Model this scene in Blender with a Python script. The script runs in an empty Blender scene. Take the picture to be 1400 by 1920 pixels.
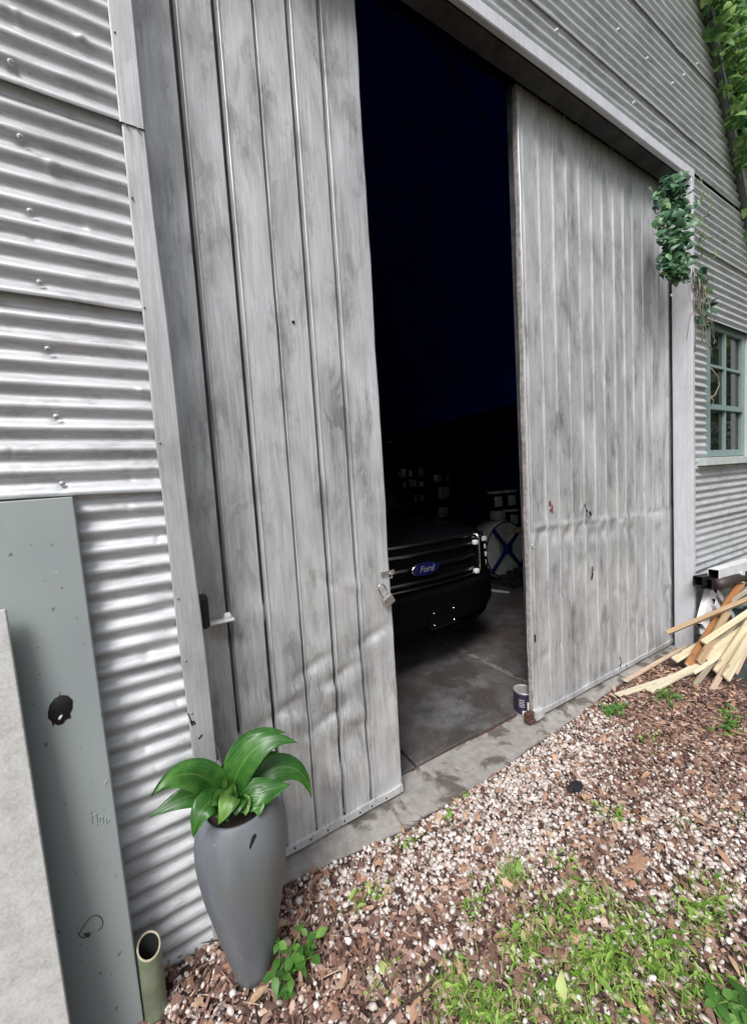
import bpy, bmesh, math, random
import numpy as np
from mathutils import Vector, Matrix
random.seed(7); rng = np.random.default_rng(11)
S = bpy.context.scene
COL = S.collection
R = math.radians

# ------------------------------------------------------------------ camera geometry
F = 720.0
MC = np.array([[0.8620, -0.5040, -0.0630], [0.0900, 0.0300, 0.9950], [0.4990, 0.8630, -0.0710]])
yaw, pitch, roll = 0.524, -0.0716, -0.0633
cy, sy, cp, sp, cr, sr = math.cos(yaw), math.sin(yaw), math.cos(pitch), math.sin(pitch), math.cos(roll), math.sin(roll)
fw = np.array([sy*cp, cy*cp, sp]); r_ = np.array([cy, -sy, 0.0]); u_ = np.cross(r_, fw)
MC = np.array([cr*r_ + sr*u_, -sr*r_ + cr*u_, fw])
CAM = np.array([0.0, -1.5615, 1.71])
def ray(u, v): return MC.T @ np.array([(u-700)/F, (960-v)/F, 1.0])
def W(u, v, y=0.0):           # survey: point of the photo on a vertical plane parallel to the wall
    r = ray(u, v); return Vector(CAM + r*((y-CAM[1])/r[1]))
def G(u, v, z=0.0):           # survey: point of the photo on a level plane
    r = ray(u, v); return Vector(CAM + r*((z-CAM[2])/r[2]))

# ------------------------------------------------------------------ materials
def mat(name):
    m = bpy.data.materials.new(name); m.use_nodes = True
    nt = m.node_tree; b = nt.nodes['Principled BSDF']
    return m, nt, b
def nd(nt, t, **k):
    n = nt.nodes.new(t)
    for a, v in k.items():
        if a in n.inputs: n.inputs[a].default_value = v
        else: setattr(n, a, v)
    return n
def coords(nt, scale=(1,1,1), kind='Object', loc=(0,0,0)):
    tc = nt.nodes.new('ShaderNodeTexCoord'); mp = nt.nodes.new('ShaderNodeMapping')
    mp.inputs['Scale'].default_value = scale; mp.inputs['Location'].default_value = loc
    nt.links.new(tc.outputs[kind], mp.inputs['Vector']); return mp.outputs['Vector']
def noise(nt, scale=(1,1,1), s=1.0, det=5, rough=.6, loc=(0,0,0), dist=0.0):
    n = nt.nodes.new('ShaderNodeTexNoise'); n.inputs['Scale'].default_value = s
    n.inputs['Detail'].default_value = det; n.inputs['Roughness'].default_value = rough
    n.inputs['Distortion'].default_value = dist
    nt.links.new(coords(nt, scale, loc=loc), n.inputs['Vector']); return n.outputs['Fac']
def ramp(nt, fac, stops, interp='LINEAR'):
    r = nt.nodes.new('ShaderNodeValToRGB'); r.color_ramp.interpolation = interp
    e = r.color_ramp.elements
    while len(e) < len(stops): e.new(0.5)
    for i, (p, c) in enumerate(stops):
        e[i].position = p; e[i].color = (c if len(c) == 4 else tuple(c)+(1,)) if not isinstance(c, (int, float)) else (c, c, c, 1)
    nt.links.new(fac, r.inputs['Fac']); return r.outputs['Color']
def mix(nt, fac, a, b, mode='MIX'):
    m = nt.nodes.new('ShaderNodeMix'); m.data_type = 'RGBA'; m.blend_type = mode
    for sock, v in ((m.inputs['Factor'], fac), (m.inputs[6], a), (m.inputs[7], b)):
        if hasattr(v, 'is_output'): nt.links.new(v, sock)
        elif isinstance(v, (int, float)) and sock.type != 'VALUE': sock.default_value = (v, v, v, 1)
        elif isinstance(v, (int, float)): sock.default_value = v
        else: sock.default_value = tuple(v)+(1,) if len(v) == 3 else v
    return m.outputs[2]
def bump(nt, b, fac, strength=.3, dist=.002):
    n = nt.nodes.new('ShaderNodeBump'); n.inputs['Strength'].default_value = strength; n.inputs['Distance'].default_value = dist
    nt.links.new(fac, n.inputs['Height']); nt.links.new(n.outputs['Normal'], b.inputs['Normal'])
def plain(name, col, rough=.6, metal=0.0, var=.15, s=12.0, bmp=0.0, spec=.5, coat=0.0):
    m, nt, b = mat(name)
    f = noise(nt, s=s)
    c = ramp(nt, f, [(.3, tuple(x*(1-var) for x in col)), (.7, tuple(min(1, x*(1+var)) for x in col))])
    nt.links.new(c, b.inputs['Base Color']); b.inputs['Roughness'].default_value = rough
    b.inputs['Metallic'].default_value = metal; b.inputs['Specular IOR Level'].default_value = spec
    b.inputs['Coat Weight'].default_value = coat
    if bmp: bump(nt, b, f, bmp)
    return m
def silver(name, streak, blotch, lo, mid, hi, metal=.4, rough=.42, tint=(.97, .985, 1.0), dirt=.35, dirtscale=(2,2,2), cloud=.62, fine_=.42):
    m, nt, b = mat(name)
    s1 = noise(nt, streak, 1.0, 8, .65)
    s2 = noise(nt, tuple(x*2.7 for x in streak), 1.0, 4, .5, loc=(3,1,7))
    bl = noise(nt, blotch, 1.0, 6, .55, loc=(5,2,1), dist=.6)
    f = mix(nt, .35, s1, s2); f = mix(nt, cloud, f, bl)
    t = lambda v: tuple(v*x for x in tint)
    c = ramp(nt, f, [(.34, t(lo)), (.5, t(mid)), (.66, t(hi))])
    pt = noise(nt, tuple(x*1.7 for x in blotch), 1.0, 9, .62, loc=(2,8,3), dist=1.2)
    c = mix(nt, ramp(nt, pt, [(.47, 0.0), (.50, .42)]), c, mix(nt, ramp(nt, s2, [(.35, 0.0), (.65, 1.0)]), t(mid*.92), t(hi*1.02)))
    fine = noise(nt, tuple(x*6 for x in streak), 1.0, 3, .6, loc=(1,5,2))
    c = mix(nt, fine_, c, ramp(nt, fine, [(.3, .32), (.7, .68)]), 'OVERLAY')
    d = noise(nt, dirtscale, 1.0, 7, .7, loc=(9,4,2))
    dm = ramp(nt, d, [(.55, 0.0), (.66, dirt)])
    c = mix(nt, dm, c, t(lo*.55))
    sp_ = noise(nt, (1,1,1), 90.0, 2, .5)
    c = mix(nt, ramp(nt, sp_, [(.72, 0.0), (.76, .5)]), c, t(lo*.4))
    nt.links.new(c, b.inputs['Base Color'])
    b.inputs['Metallic'].default_value = metal
    nt.links.new(ramp(nt, bl, [(.3, rough+.1), (.7, rough-.06)]), b.inputs['Roughness'])
    bump(nt, b, f, .25, .003)
    return m
M = {}
M['door'] = silver('silver_paint_brushed', (30, 30, 1.3), (5.5, 5.5, 2.0), .24, .50, .70, metal=.28, rough=.40, dirt=.5, dirtscale=(7, 7, 2.2), cloud=.76, fine_=.30)
M['trim'] = silver('silver_paint_trim', (30, 30, 1.2), (5, 5, 2.2), .38, .50, .62, metal=.3, tint=(.96, .97, 1.0), dirt=.3)
M['corr'] = silver('silver_paint_corrugated', (3.0, 3.0, 40), (3, 3, 6), .38, .54, .67, metal=.24, rough=.47, tint=(.96, .985, 1.02), dirt=.45, dirtscale=(5, 5, 14))
M['jamb'] = silver('silver_paint_jamb', (20, 20, 1.0), (4, 4, 1.5), .58, .68, .76, metal=.15, tint=(.93, .94, 1.0), dirt=.2)
M['roof'] = silver('grey_roof_metal', (4, 4, 10), (2, 2, 2), .10, .15, .20, metal=.2)
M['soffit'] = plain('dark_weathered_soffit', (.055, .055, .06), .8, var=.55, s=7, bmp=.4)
M['dark'] = plain('black_gap', (.006, .006, .007), .9, var=.1)
M['lining'] = plain('dark_barn_lining', (.006, .012, .07), .95, var=.3, s=3, spec=.1)  # lining added to keep the interior black; faint blue glow in its colour
M['navy'] = plain('dark_navy_ceiling', (.022, .08, .70), .9, var=.2, s=2, spec=.1)  # blue glow under the roof put into the colour
M['backnavy'] = plain('dark_blue_back_wall', (.006, .012, .07), .9, var=.2, s=2, spec=.1)  # weaker share of the blue glow, put into the colour
M['rust'] = plain('rust', (.085, .04, .03), .85, var=.6, s=60, bmp=.4)
M['rustpink'] = plain('rusty_edge_paint', (.34, .315, .31), .65, var=.4, s=30, bmp=.3)
M['screw'] = plain('screw_steel', (.33, .33, .34), .4, .7)
M['black'] = plain('black_rubber', (.012, .012, .013), .45)
M['white'] = plain('white_paint', (.78, .78, .77), .5, var=.06, s=20)
M['whitemetal'] = plain('white_aluminium', (.74, .75, .77), .4, var=.12, s=9)
M['steel'] = plain('scuffed_steel', (.55, .54, .52), .32, .85, var=.2, s=50)
M['greenpaint'] = plain('sage_green_paint', (.21, .29, .28), .5, var=.12, s=25)
M['sillp'] = plain('pale_grey_green_sill', (.52, .56, .55), .5, var=.08, s=15)
M['truck'] = plain('black_truck_paint', (.004, .004, .005), .25, var=.1, coat=.3, spec=.3)
M['plastic'] = plain('black_plastic', (.0025, .0025, .0025), .6, spec=.06)
M['chrome'] = plain('chrome', (.75, .76, .78), .12, 1.0, var=.03)
M['dchrome'] = plain('dull_dark_chrome', (.26, .26, .28), .3, 1.0, var=.1)
M['bluebadge'] = plain('blue_enamel', (.006, .009, .07), .3, var=.05, coat=.5)
M['lens'] = plain('headlight_lens', (.7, .7, .72), .2, .2, var=.3, s=40)  # pale colour standing for the sparkle of the headlight
M['tyre'] = plain('tyre_rubber', (.008, .008, .008), .85)
M['tarp'] = plain('dark_teal_tarp', (.02, .035, .035), .55, var=.5, s=8, bmp=.4)
M['bluestraps'] = plain('blue_reel_frame', (.015, .02, .22), .45, var=.15)
M['pipecoil'] = plain('pale_green_hose', (.74, .80, .74), .5, var=.12, s=8)
M['pvc'] = plain('grey_green_plastic_pipe', (.19, .22, .15), .45, var=.3, s=14)
M['pvcrim'] = plain('scuffed_pipe_rim', (.45, .40, .28), .6, var=.35, s=60)
M['pipein'] = plain('dark_pipe_inside', (.008, .008, .008), .9)
M['soil'] = plain('potting_soil', (.03, .022, .016), .95, var=.5, s=70, bmp=.8)
M['stem'] = plain('green_stem', (.16, .26, .05), .6, var=.2)
M['deadstem'] = plain('dry_grey_stem', (.27, .24, .20), .9, var=.3, s=30)
M['bark'] = plain('bark', (.09, .075, .06), .95, var=.5, s=14, bmp=.8)
M['twig'] = plain('brown_twig', (.06, .042, .032), .9, var=.4, s=40)
M['cedar'] = None

def wood(name, lo, hi, grey=.0):
    m, nt, b = mat(name)
    f = noise(nt, (3, 60, 60), 1.0, 6, .6, dist=.8)
    k = noise(nt, (7, 22, 22), 1.0, 2, .5, loc=(4,1,2))
    c = ramp(nt, f, [(.32, lo), (.68, hi)])
    c = mix(nt, ramp(nt, k, [(.68, 0.0), (.75, .6)]), c, tuple(x*.35 for x in lo))
    nt.links.new(c, b.inputs['Base Color']); b.inputs['Roughness'].default_value = .75
    bump(nt, b, f, .3, .002)
    return m
M['pine'] = wood('yellow_pine', (.43, .355, .215), (.64, .565, .39))
M['palepine'] = wood('pale_pine', (.50, .43, .30), (.68, .61, .46))
M['lath'] = wood('pinkish_lath', (.42, .30, .21), (.60, .46, .34))
M['cedar'] = wood('orange_cedar', (.28, .12, .045), (.44, .21, .085))
M['brownwood'] = wood('tan_wood', (.30, .20, .11), (.46, .33, .20))
M['greywood'] = wood('weathered_wood', (.24, .20, .15), (.40, .34, .27))
M['endwood'] = plain('sawn_end_grain', (.75, .68, .55), .8, var=.15, s=50)

def island(name, stops, rough=.7, trans=0.0, extra=None, spec=.5, grain=0.0):
    """colour drawn per separate little piece (pebble, leaf, chip)"""
    m, nt, b = mat(name)
    g = nt.nodes.new('ShaderNodeNewGeometry')
    c = ramp(nt, g.outputs['Random Per Island'], stops)
    if grain:
        c = mix(nt, ramp(nt, noise(nt, s=grain, det=3), [(.35, .75), (.65, 1.1)]), (0,0,0), c) if False else mix(nt, .35, c, ramp(nt, noise(nt, s=grain, det=4), [(.3, .2), (.7, .9)]), 'OVERLAY')
    nt.links.new(c, b.inputs['Base Color']); b.inputs['Roughness'].default_value = rough
    b.inputs['Specular IOR Level'].default_value = spec
    if trans:
        t = nt.nodes.new('ShaderNodeBsdfTranslucent'); nt.links.new(c, t.inputs['Color'])
        ms = nt.nodes.new('ShaderNodeMixShader'); ms.inputs[0].default_value = trans
        nt.links.new(b.outputs[0], ms.inputs[1]); nt.links.new(t.outputs[0], ms.inputs[2])
        nt.links.new(ms.outputs[0], nt.nodes['Material Output'].inputs['Surface'])
    return m
M['pebble'] = island('white_marble_pebble', [(0, (.26, .22, .20)), (.2, (.46, .40, .37)), (.55, (.66, .61, .58)), (.8, (.56, .46, .41)), (1, (.80, .77, .75))], .55, grain=80)
M['mulch'] = island('bark_mulch', [(0, (.06, .035, .03)), (.3, (.16, .09, .07)), (.65, (.28, .17, .135)), (.88, (.40, .27, .21)), (1, (.52, .39, .31))], .85, grain=90)
M['deadleaf'] = island('dead_oak_leaf', [(0, (.16, .08, .055)), (.5, (.36, .20, .13)), (1, (.54, .37, .25))], .7, .1, grain=60)
M['weed'] = island('fresh_weed_leaf', [(0, (.07, .16, .02)), (.4, (.17, .34, .04)), (.75, (.33, .50, .10)), (.93, (.50, .56, .22)), (1, (.46, .38, .20))], .5, .25)
M['weedplant'] = island('darker_weed_leaf', [(0, (.04, .11, .02)), (.5, (.08, .21, .035)), (1, (.17, .34, .07))], .5, .25)
M['ivy'] = island('dark_ivy_leaf', [(0, (.03, .09, .05)), (.5, (.06, .16, .085)), (.85, (.12, .26, .12)), (1, (.24, .38, .16))], .4, .15)
M['vine'] = island('light_vine_leaf', [(0, (.07, .20, .08)), (.45, (.19, .38, .12)), (1, (.48, .66, .24))], .45, .55)
M['oak'] = island('oak_foliage', [(0, (.05, .08, .035)), (.6, (.12, .17, .07)), (1, (.24, .30, .13))], .5, .35)

def hosta_mat():
    m, nt, b = mat('glossy_hosta_leaf')
    f = noise(nt, (1,1,1), 11.0, 6, .65)
    c = ramp(nt, f, [(.3, (.016, .075, .014)), (.5, (.04, .155, .025)), (.72, (.11, .28, .045))])
    uv = nt.nodes.new('ShaderNodeUVMap'); sp = nt.nodes.new('ShaderNodeSeparateXYZ'); nt.links.new(uv.outputs[0], sp.inputs[0])
    mu = nd(nt, 'ShaderNodeMath', operation='MULTIPLY'); mu.inputs[1].default_value = 56.5; nt.links.new(sp.outputs[1], mu.inputs[0])
    co_ = nd(nt, 'ShaderNodeMath', operation='COSINE'); nt.links.new(mu.outputs[0], co_.inputs[0])
    vm = ramp(nt, co_.outputs[0], [(.6, 0.0), (1.0, .3)])
    c = mix(nt, vm, c, (.12, .29, .06))
    ab = nd(nt, 'ShaderNodeMath', operation='SUBTRACT'); ab.inputs[1].default_value = .5; nt.links.new(sp.outputs[1], ab.inputs[0])
    a2 = nd(nt, 'ShaderNodeMath', operation='ABSOLUTE'); nt.links.new(ab.outputs[0], a2.inputs[0])
    c = mix(nt, ramp(nt, a2.outputs[0], [(.01, .6), (.03, 0.0)]), c, (.18, .34, .08))
    nt.links.new(c, b.inputs['Base Color']); b.inputs['Roughness'].default_value = .36
    t = nt.nodes.new('ShaderNodeBsdfTranslucent'); nt.links.new(c, t.inputs['Color'])
    ms = nt.nodes.new('ShaderNodeMixShader'); ms.inputs[0].default_value = .22
    nt.links.new(b.outputs[0], ms.inputs[1]); nt.links.new(t.outputs[0], ms.inputs[2])
    nt.links.new(ms.outputs[0], nt.nodes['Material Output'].inputs['Surface'])
    return m
M['hosta'] = hosta_mat()
M['hostalight'] = plain('young_hosta_leaf', (.11, .235, .04), .4, var=.45, s=18)

def pot_mat():
    m, nt, b = mat('blue_grey_glazed_pot')
    f = noise(nt, (9, 9, 2.0), 1.0, 6, .6)
    c = ramp(nt, f, [(.3, (.11, .125, .145)), (.7, (.18, .20, .23))])
    g = noise(nt, (1,1,1), 120.0, 2, .5, loc=(1,7,3))
    c = mix(nt, ramp(nt, g, [(.735, 0.0), (.75, .7)]), c, (.55, .55, .52))
    o = noise(nt, (5, 5, 1.4), 1.0, 4, .6, loc=(8,2,4))
    c = mix(nt, ramp(nt, o, [(.48, 0.0), (.68, .55)]), c, (.15, .15, .115))
    sp2 = noise(nt, (1,1,1), 26.0, 6, .75, loc=(4,4,9)); c = mix(nt, ramp(nt, sp2, [(.60, 0.0), (.68, .5)]), c, (.09, .085, .08))
    nt.links.new(c, b.inputs['Base Color']); b.inputs['Roughness'].default_value = .5
    bump(nt, b, noise(nt, s=60, det=4), .12, .002)
    return m
M['pot'] = pot_mat()

def panel_mat():
    m, nt, b = mat('grey_green_painted_panel')
    f = noise(nt, (3, 3, 1.2), 1.0, 5, .5)
    c = ramp(nt, f, [(.3, (.27, .305, .31)), (.7, (.33, .375, .37))])
    s = noise(nt, (1,1,.6), 55.0, 2, .5)
    c = mix(nt, ramp(nt, s, [(.70, 0.0), (.74, .75)]), c, (.07, .08, .08))
    w = noise(nt, (1,1,1), 70.0, 2, .5, loc=(3,3,3))
    c = mix(nt, ramp(nt, w, [(.76, 0.0), (.78, .8)]), c, (.6, .62, .6))
    nt.links.new(c, b.inputs['Base Color']); b.inputs['Roughness'].default_value = .38
    bump(nt, b, noise(nt, s=25, det=3), .08, .002)
    return m
M['panel'] = panel_mat()
def cement_mat():
    m, nt, b = mat('pale_cement_board')
    f = noise(nt, (1,1,1), 16.0, 9, .72)
    g = noise(nt, (1,1,1), 130.0, 3, .6, loc=(2,2,2))
    h = mix(nt, .4, f, g)
    c = ramp(nt, h, [(.32, (.34, .34, .33)), (.5, (.50, .50, .49)), (.68, (.62, .63, .63))])
    nt.links.new(c, b.inputs['Base Color']); b.inputs['Roughness'].default_value = .9
    bump(nt, b, h, .5, .004); return m
M['cement'] = cement_mat()
def concrete_mat(name, lo, hi, stain, sc=3.0, rough=.8, warm=None, t=(.52, .60)):
    m, nt, b = mat(name)
    f = noise(nt, (1,1,1), sc*4, 9, .7); g = noise(nt, (1,1,1), sc, 5, .6, loc=(4,7,0), dist=.5)
    c = ramp(nt, f, [(.3, lo), (.7, hi)])
    c = mix(nt, ramp(nt, g, [(t[0], 0.0), (t[1], .85)]), c, stain)
    if warm:
        w = noise(nt, (1,1,1), sc*.7, 4, .6, loc=(1,2,5))
        c = mix(nt, ramp(nt, w, [(.4, 0.0), (.65, .7)]), c, warm)
    s = noise(nt, (1,1,1), 55.0, 3, .6, loc=(6,1,1))
    c = mix(nt, ramp(nt, s, [(.70, 0.0), (.74, .8)]), c, tuple(min(.7, x*3) for x in hi))
    nt.links.new(c, b.inputs['Base Color']); b.inputs['Roughness'].default_value = rough
    bump(nt, b, f, .4, .004); return m
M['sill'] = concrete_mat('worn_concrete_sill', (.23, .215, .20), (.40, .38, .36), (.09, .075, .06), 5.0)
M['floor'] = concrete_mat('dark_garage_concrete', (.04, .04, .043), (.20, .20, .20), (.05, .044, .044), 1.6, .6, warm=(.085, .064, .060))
def ground_mat():
    m, nt, b = mat('soil_and_far_lawn')
    f = noise(nt, (1,1,1), 30.0, 8, .7)
    near = ramp(nt, f, [(.3, (.04, .026, .021)), (.6, (.10, .06, .05)), (.8, (.17, .11, .09))])
    lawn = ramp(nt, noise(nt, (1,1,1), 3.0, 8, .7, loc=(2,2,2)), [(.3, (.035, .05, .015)), (.7, (.07, .10, .03))])
    p = noise(nt, (1,1,1), .5, 3, .5, loc=(7,1,0))
    tc = nt.nodes.new('ShaderNodeTexCoord'); ln = nd(nt, 'ShaderNodeVectorMath', operation='LENGTH')
    nt.links.new(tc.outputs['Object'], ln.inputs[0])
    d = nd(nt, 'ShaderNodeMapRange'); d.inputs['From Min'].default_value = 6; d.inputs['From Max'].default_value = 10
    nt.links.new(ln.outputs['Value'], d.inputs['Value'])
    nt.links.new(mix(nt, d.outputs['Result'], near, lawn), b.inputs['Base Color'])
    b.inputs['Roughness'].default_value = .95; bump(nt, b, f, .8, .01); return m
M['ground'] = ground_mat()
def glass_mat():
    m, nt, b = mat('old_window_glass')
    b.inputs['Base Color'].default_value = (.012, .016, .014, 1); b.inputs['Roughness'].default_value = .03
    b.inputs['Specular IOR Level'].default_value = .9
    bump(nt, b, noise(nt, s=4, det=2), .05, .01); return m
M['glass'] = glass_mat()
M['tar'] = plain('glossy_black_tar', (.008, .008, .009), .35, var=.4, s=50, bmp=1.0)
M['ink'] = plain('black_marker_line', (.03, .035, .035), .7)
M['chalk'] = plain('pale_chalk_scribble', (.42, .48, .47), .8)
M['red'] = plain('red_paint_smear', (.22, .03, .045), .5, var=.3, s=80)
M['canlabel'] = plain('dark_purple_can_label', (.03, .022, .05), .4)
M['bucketdark'] = plain('dark_bucket', (.012, .012, .014), .45)
M['bucketpale'] = plain('pale_bucket', (.62, .62, .62), .5)
M['cantin'] = plain('dull_tin', (.55, .55, .55), .4, .5)
M['debris'] = plain('dark_scrap', (.02, .02, .02), .7, var=.8, s=16, bmp=.6)
M['rag'] = plain('black_rag', (.012, .012, .014), .8)

# ------------------------------------------------------------------ mesh helpers
def link(o, parent=None):
    COL.objects.link(o)
    if parent is not None: o.parent = parent
    return o
def mesh_obj(name, verts, faces, m, parent=None, smooth=False, mats=None, fmat=None):
    used = sorted({int(i) for f in faces for i in f}); rm = {o: k for k, o in enumerate(used)}
    verts = [verts[i] for i in used]; faces = [tuple(rm[int(i)] for i in f) for f in faces]
    me = bpy.data.meshes.new(name)
    if parent is not None:
        L = parent_loc(parent)
        verts = [(v[0]-L[0], v[1]-L[1], v[2]-L[2]) for v in verts]
    me.from_pydata([tuple(map(float, v)) for v in verts], [], [tuple(int(i) for i in f) for f in faces])
    for mm in ([m] if mats is None else mats): me.materials.append(mm)
    if fmat is not None: me.polygons.foreach_set('material_index', fmat)
    if smooth: me.polygons.foreach_set('use_smooth', [True]*len(me.polygons))
    me.update()
    return link(bpy.data.objects.new(name, me), parent)
def parent_loc(o):
    L = Vector((0,0,0))
    while o is not None:
        L = L + o.location; o = o.parent
    return L
def tag(o, label=None, cat=None, group=None, kind=None):
    if label: o['label'] = label
    if cat: o['category'] = cat
    if group: o['group'] = group
    if kind: o['kind'] = kind
    return o
def thing(name, label, cat, loc=(0,0,0), group=None):
    o = bpy.data.objects.new(name, None); o.location = loc; o.empty_display_size = .1
    COL.objects.link(o); return tag(o, label, cat, group)
class MB:
    def __init__(s): s.v = []; s.f = []; s.m = []
    def add(s, vs, fs, mi=0):
        k = len(s.v); s.v += [tuple(v) for v in vs]; s.f += [tuple(i+k for i in f) for f in fs]; s.m += [mi]*len(fs); return s
    def box(s, a, b, mi=0):
        x0,y0,z0 = a; x1,y1,z1 = b
        return s.add([(x0,y0,z0),(x1,y0,z0),(x1,y1,z0),(x0,y1,z0),(x0,y0,z1),(x1,y0,z1),(x1,y1,z1),(x0,y1,z1)],
              [(0,3,2,1),(4,5,6,7),(0,1,5,4),(1,2,6,5),(2,3,7,6),(3,0,4,7)], mi)
    def beam(s, p, q, w, t, up=(0,0,1), mi=0):
        p = Vector(p); q = Vector(q); d = (q-p).normalized(); a = d.cross(Vector(up)).normalized()*w/2; b = d.cross(a).normalized()*t/2
        vs = [e+i*a+j*b for e in (p, q) for i, j in ((-1,-1),(1,-1),(1,1),(-1,1))]
        return s.add(vs, [(0,1,2,3),(7,6,5,4),(0,4,5,1),(1,5,6,2),(2,6,7,3),(3,7,4,0)], mi)
    def tube(s, pts, rad, n=8, mi=0, cap=True):
        pts = [Vector(p) for p in pts]; rr = [float(q) for q in rad] if isinstance(rad, (list, tuple)) else [float(rad)]*len(pts)
        k = len(s.v); ref = Vector((0.31, .52, .8))
        for i, p in enumerate(pts):
            d = (pts[min(i+1, len(pts)-1)]-pts[max(i-1, 0)]).normalized()
            a = d.cross(ref)
            if a.length < .05: a = d.cross(Vector((1,0,0)))
            a.normalize(); b = d.cross(a)
            for j in range(n):
                t = 2*math.pi*j/n; s.v.append(tuple(p+rr[i]*(math.cos(t)*a+math.sin(t)*b)))
        for i in range(len(pts)-1):
            for j in range(n):
                s.f.append((k+i*n+j, k+i*n+(j+1)%n, k+(i+1)*n+(j+1)%n, k+(i+1)*n+j)); s.m.append(mi)
        if cap:
            s.f.append(tuple(k+j for j in range(n))[::-1]); s.m.append(mi)
            e = k+(len(pts)-1)*n; s.f.append(tuple(e+j for j in range(n))); s.m.append(mi)
        return s
    def lathe(s, prof, c=(0,0,0), n=32, axis='z', mi=0):
        k = len(s.v); c = Vector(c)
        for r, h in prof:
            for j in range(n):
                t = 2*math.pi*j/n; x, y = r*math.cos(t), r*math.sin(t)
                p = {'z': (x,y,h), 'y': (x,h,y), 'x': (h,x,y)}[axis]; s.v.append(tuple(c+Vector(p)))
        for i in range(len(prof)-1):
            for j in range(n):
                q = (k+i*n+j, k+i*n+(j+1)%n, k+(i+1)*n+(j+1)%n, k+(i+1)*n+j)
                s.f.append(q if axis != 'y' else q[::-1]); s.m.append(mi)
        return s
    def build(s, name, m, parent=None, smooth=False, bevel=0.0, mats=None):
        o = mesh_obj(name, s.v, s.f, m, parent, smooth, mats, s.m if mats else None)
        if bevel:
            b = o.modifiers.new('bevel', 'BEVEL'); b.width = bevel; b.segments = 2; b.limit_method = 'ANGLE'
        return o
def grid_faces(nu, nv, skip=None):
    fs = []
    for j in range(nv-1):
        for i in range(nu-1):
            if skip and skip(i, j): continue
            fs.append((j*nu+i, j*nu+i+1, (j+1)*nu+i+1, (j+1)*nu+i))
    return fs
class Dents:
    def __init__(s): s.d = []
    def add(s, x, z, rx, rz, a, rot=0.0): s.d.append((x,z,rx,rz,a,rot)); return s
    def __call__(s, X, Z):
        Y = np.zeros_like(X)
        for x,z,rx,rz,a,rot in s.d:
            dx, dz = X-x, Z-z; c, q = math.cos(rot), math.sin(rot)
            u, v = (c*dx+q*dz)/rx, (-q*dx+c*dz)/rz
            Y += a*np.exp(-(u*u+v*v))
        return Y
def wob(X, seed, f=1.0):
    r = np.random.default_rng(seed); y = np.zeros_like(X, dtype=float)
    for k in range(5):
        y += np.sin(X*f*(1.0+1.7*k)*r.uniform(.7, 1.3)+r.uniform(0, 6.28))/(1+k)
    return y/2.0
# many small pieces in one "stuff" mesh, all triangles
def scatter(name, tmpl, pos, eul, scl, m, smooth=False):
    """tmpl: list of (verts Nx3, tris Mx3); one chosen at random per piece"""
    V = []; T = []; k = 0
    which = rng.integers(0, len(tmpl), len(pos))
    for t, (tv, tf) in enumerate(tmpl):
        idx = np.where(which == t)[0]
        if not len(idx): continue
        e = eul[idx]; cx, sx = np.cos(e[:,0]), np.sin(e[:,0]); cY, sY = np.cos(e[:,1]), np.sin(e[:,1]); cz, sz = np.cos(e[:,2]), np.sin(e[:,2])
        Rm = np.empty((len(idx), 3, 3))
        Rm[:,0,0]=cz*cY; Rm[:,0,1]=cz*sY*sx-sz*cx; Rm[:,0,2]=cz*sY*cx+sz*sx
        Rm[:,1,0]=sz*cY; Rm[:,1,1]=sz*sY*sx+cz*cx; Rm[:,1,2]=sz*sY*cx-cz*sx
        Rm[:,2,0]=-sY;   Rm[:,2,1]=cY*sx;          Rm[:,2,2]=cY*cx
        vv = np.einsum('nij,nvj->nvi', Rm, tv[None]*scl[idx][:,None,:]) + pos[idx][:,None,:]
        n = len(tv); V.append(vv.reshape(-1, 3))
        T.append((tf[None]+(np.arange(len(idx))*n)[:,None,None]).reshape(-1, 3)+k); k += len(idx)*n
    V = np.concatenate(V); T = np.concatenate(T)
    me = bpy.data.meshes.new(name)
    me.vertices.add(len(V)); me.vertices.foreach_set('co', V.astype(np.float32).ravel())
    me.loops.add(len(T)*3); me.loops.foreach_set('vertex_index', T.astype(np.int32).ravel())
    me.polygons.add(len(T)); me.polygons.foreach_set('loop_start', np.arange(0, len(T)*3, 3, dtype=np.int32))
    if smooth: me.polygons.foreach_set('use_smooth', np.ones(len(T), dtype=bool))
    me.materials.append(m); me.update(calc_edges=True); me.validate()
    return bpy.data.objects.new(name, me)
def ico_t(sub=1, seed=0, amp=.18):
    bm = bmesh.new(); bmesh.ops.create_icosphere(bm, subdivisions=sub, radius=1.0)
    r = random.Random(seed); ph = [r.uniform(0, 6) for _ in range(9)]
    v = np.array([x.co[:] for x in bm.verts]); f = np.array([[q.index for q in t.verts] for t in bm.faces]); bm.free()
    k = 1+amp*(np.sin(v[:,0]*2.3+ph[0])*np.sin(v[:,1]*2.1+ph[1])+.7*np.sin(v[:,2]*3+ph[2]+v[:,0]*1.5)+.5*np.sin(4*v[:,1]+ph[3]))
    return v*k[:,None], f
def leaf_t(fold=.25, curl=.25, wide=.42):
    # pointed leaf along +x, unit length, folded on its midrib
    xs = [0, .25, .55, .8, 1.0]; ws = [.04, wide*.8, wide, wide*.55, 0]
    v = []; 
    for x, w in zip(xs, ws):
        z = -curl*x*x
        v += [(x, -w, z+fold*w), (x, 0, z), (x, w, z+fold*w)]
    f = []
    for i in range(4):
        a = i*3
        for j in (0, 1): f += [(a+j, a+3+j, a+4+j), (a+j, a+4+j, a+1+j)]
    return np.array(v), np.array(f)
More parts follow.
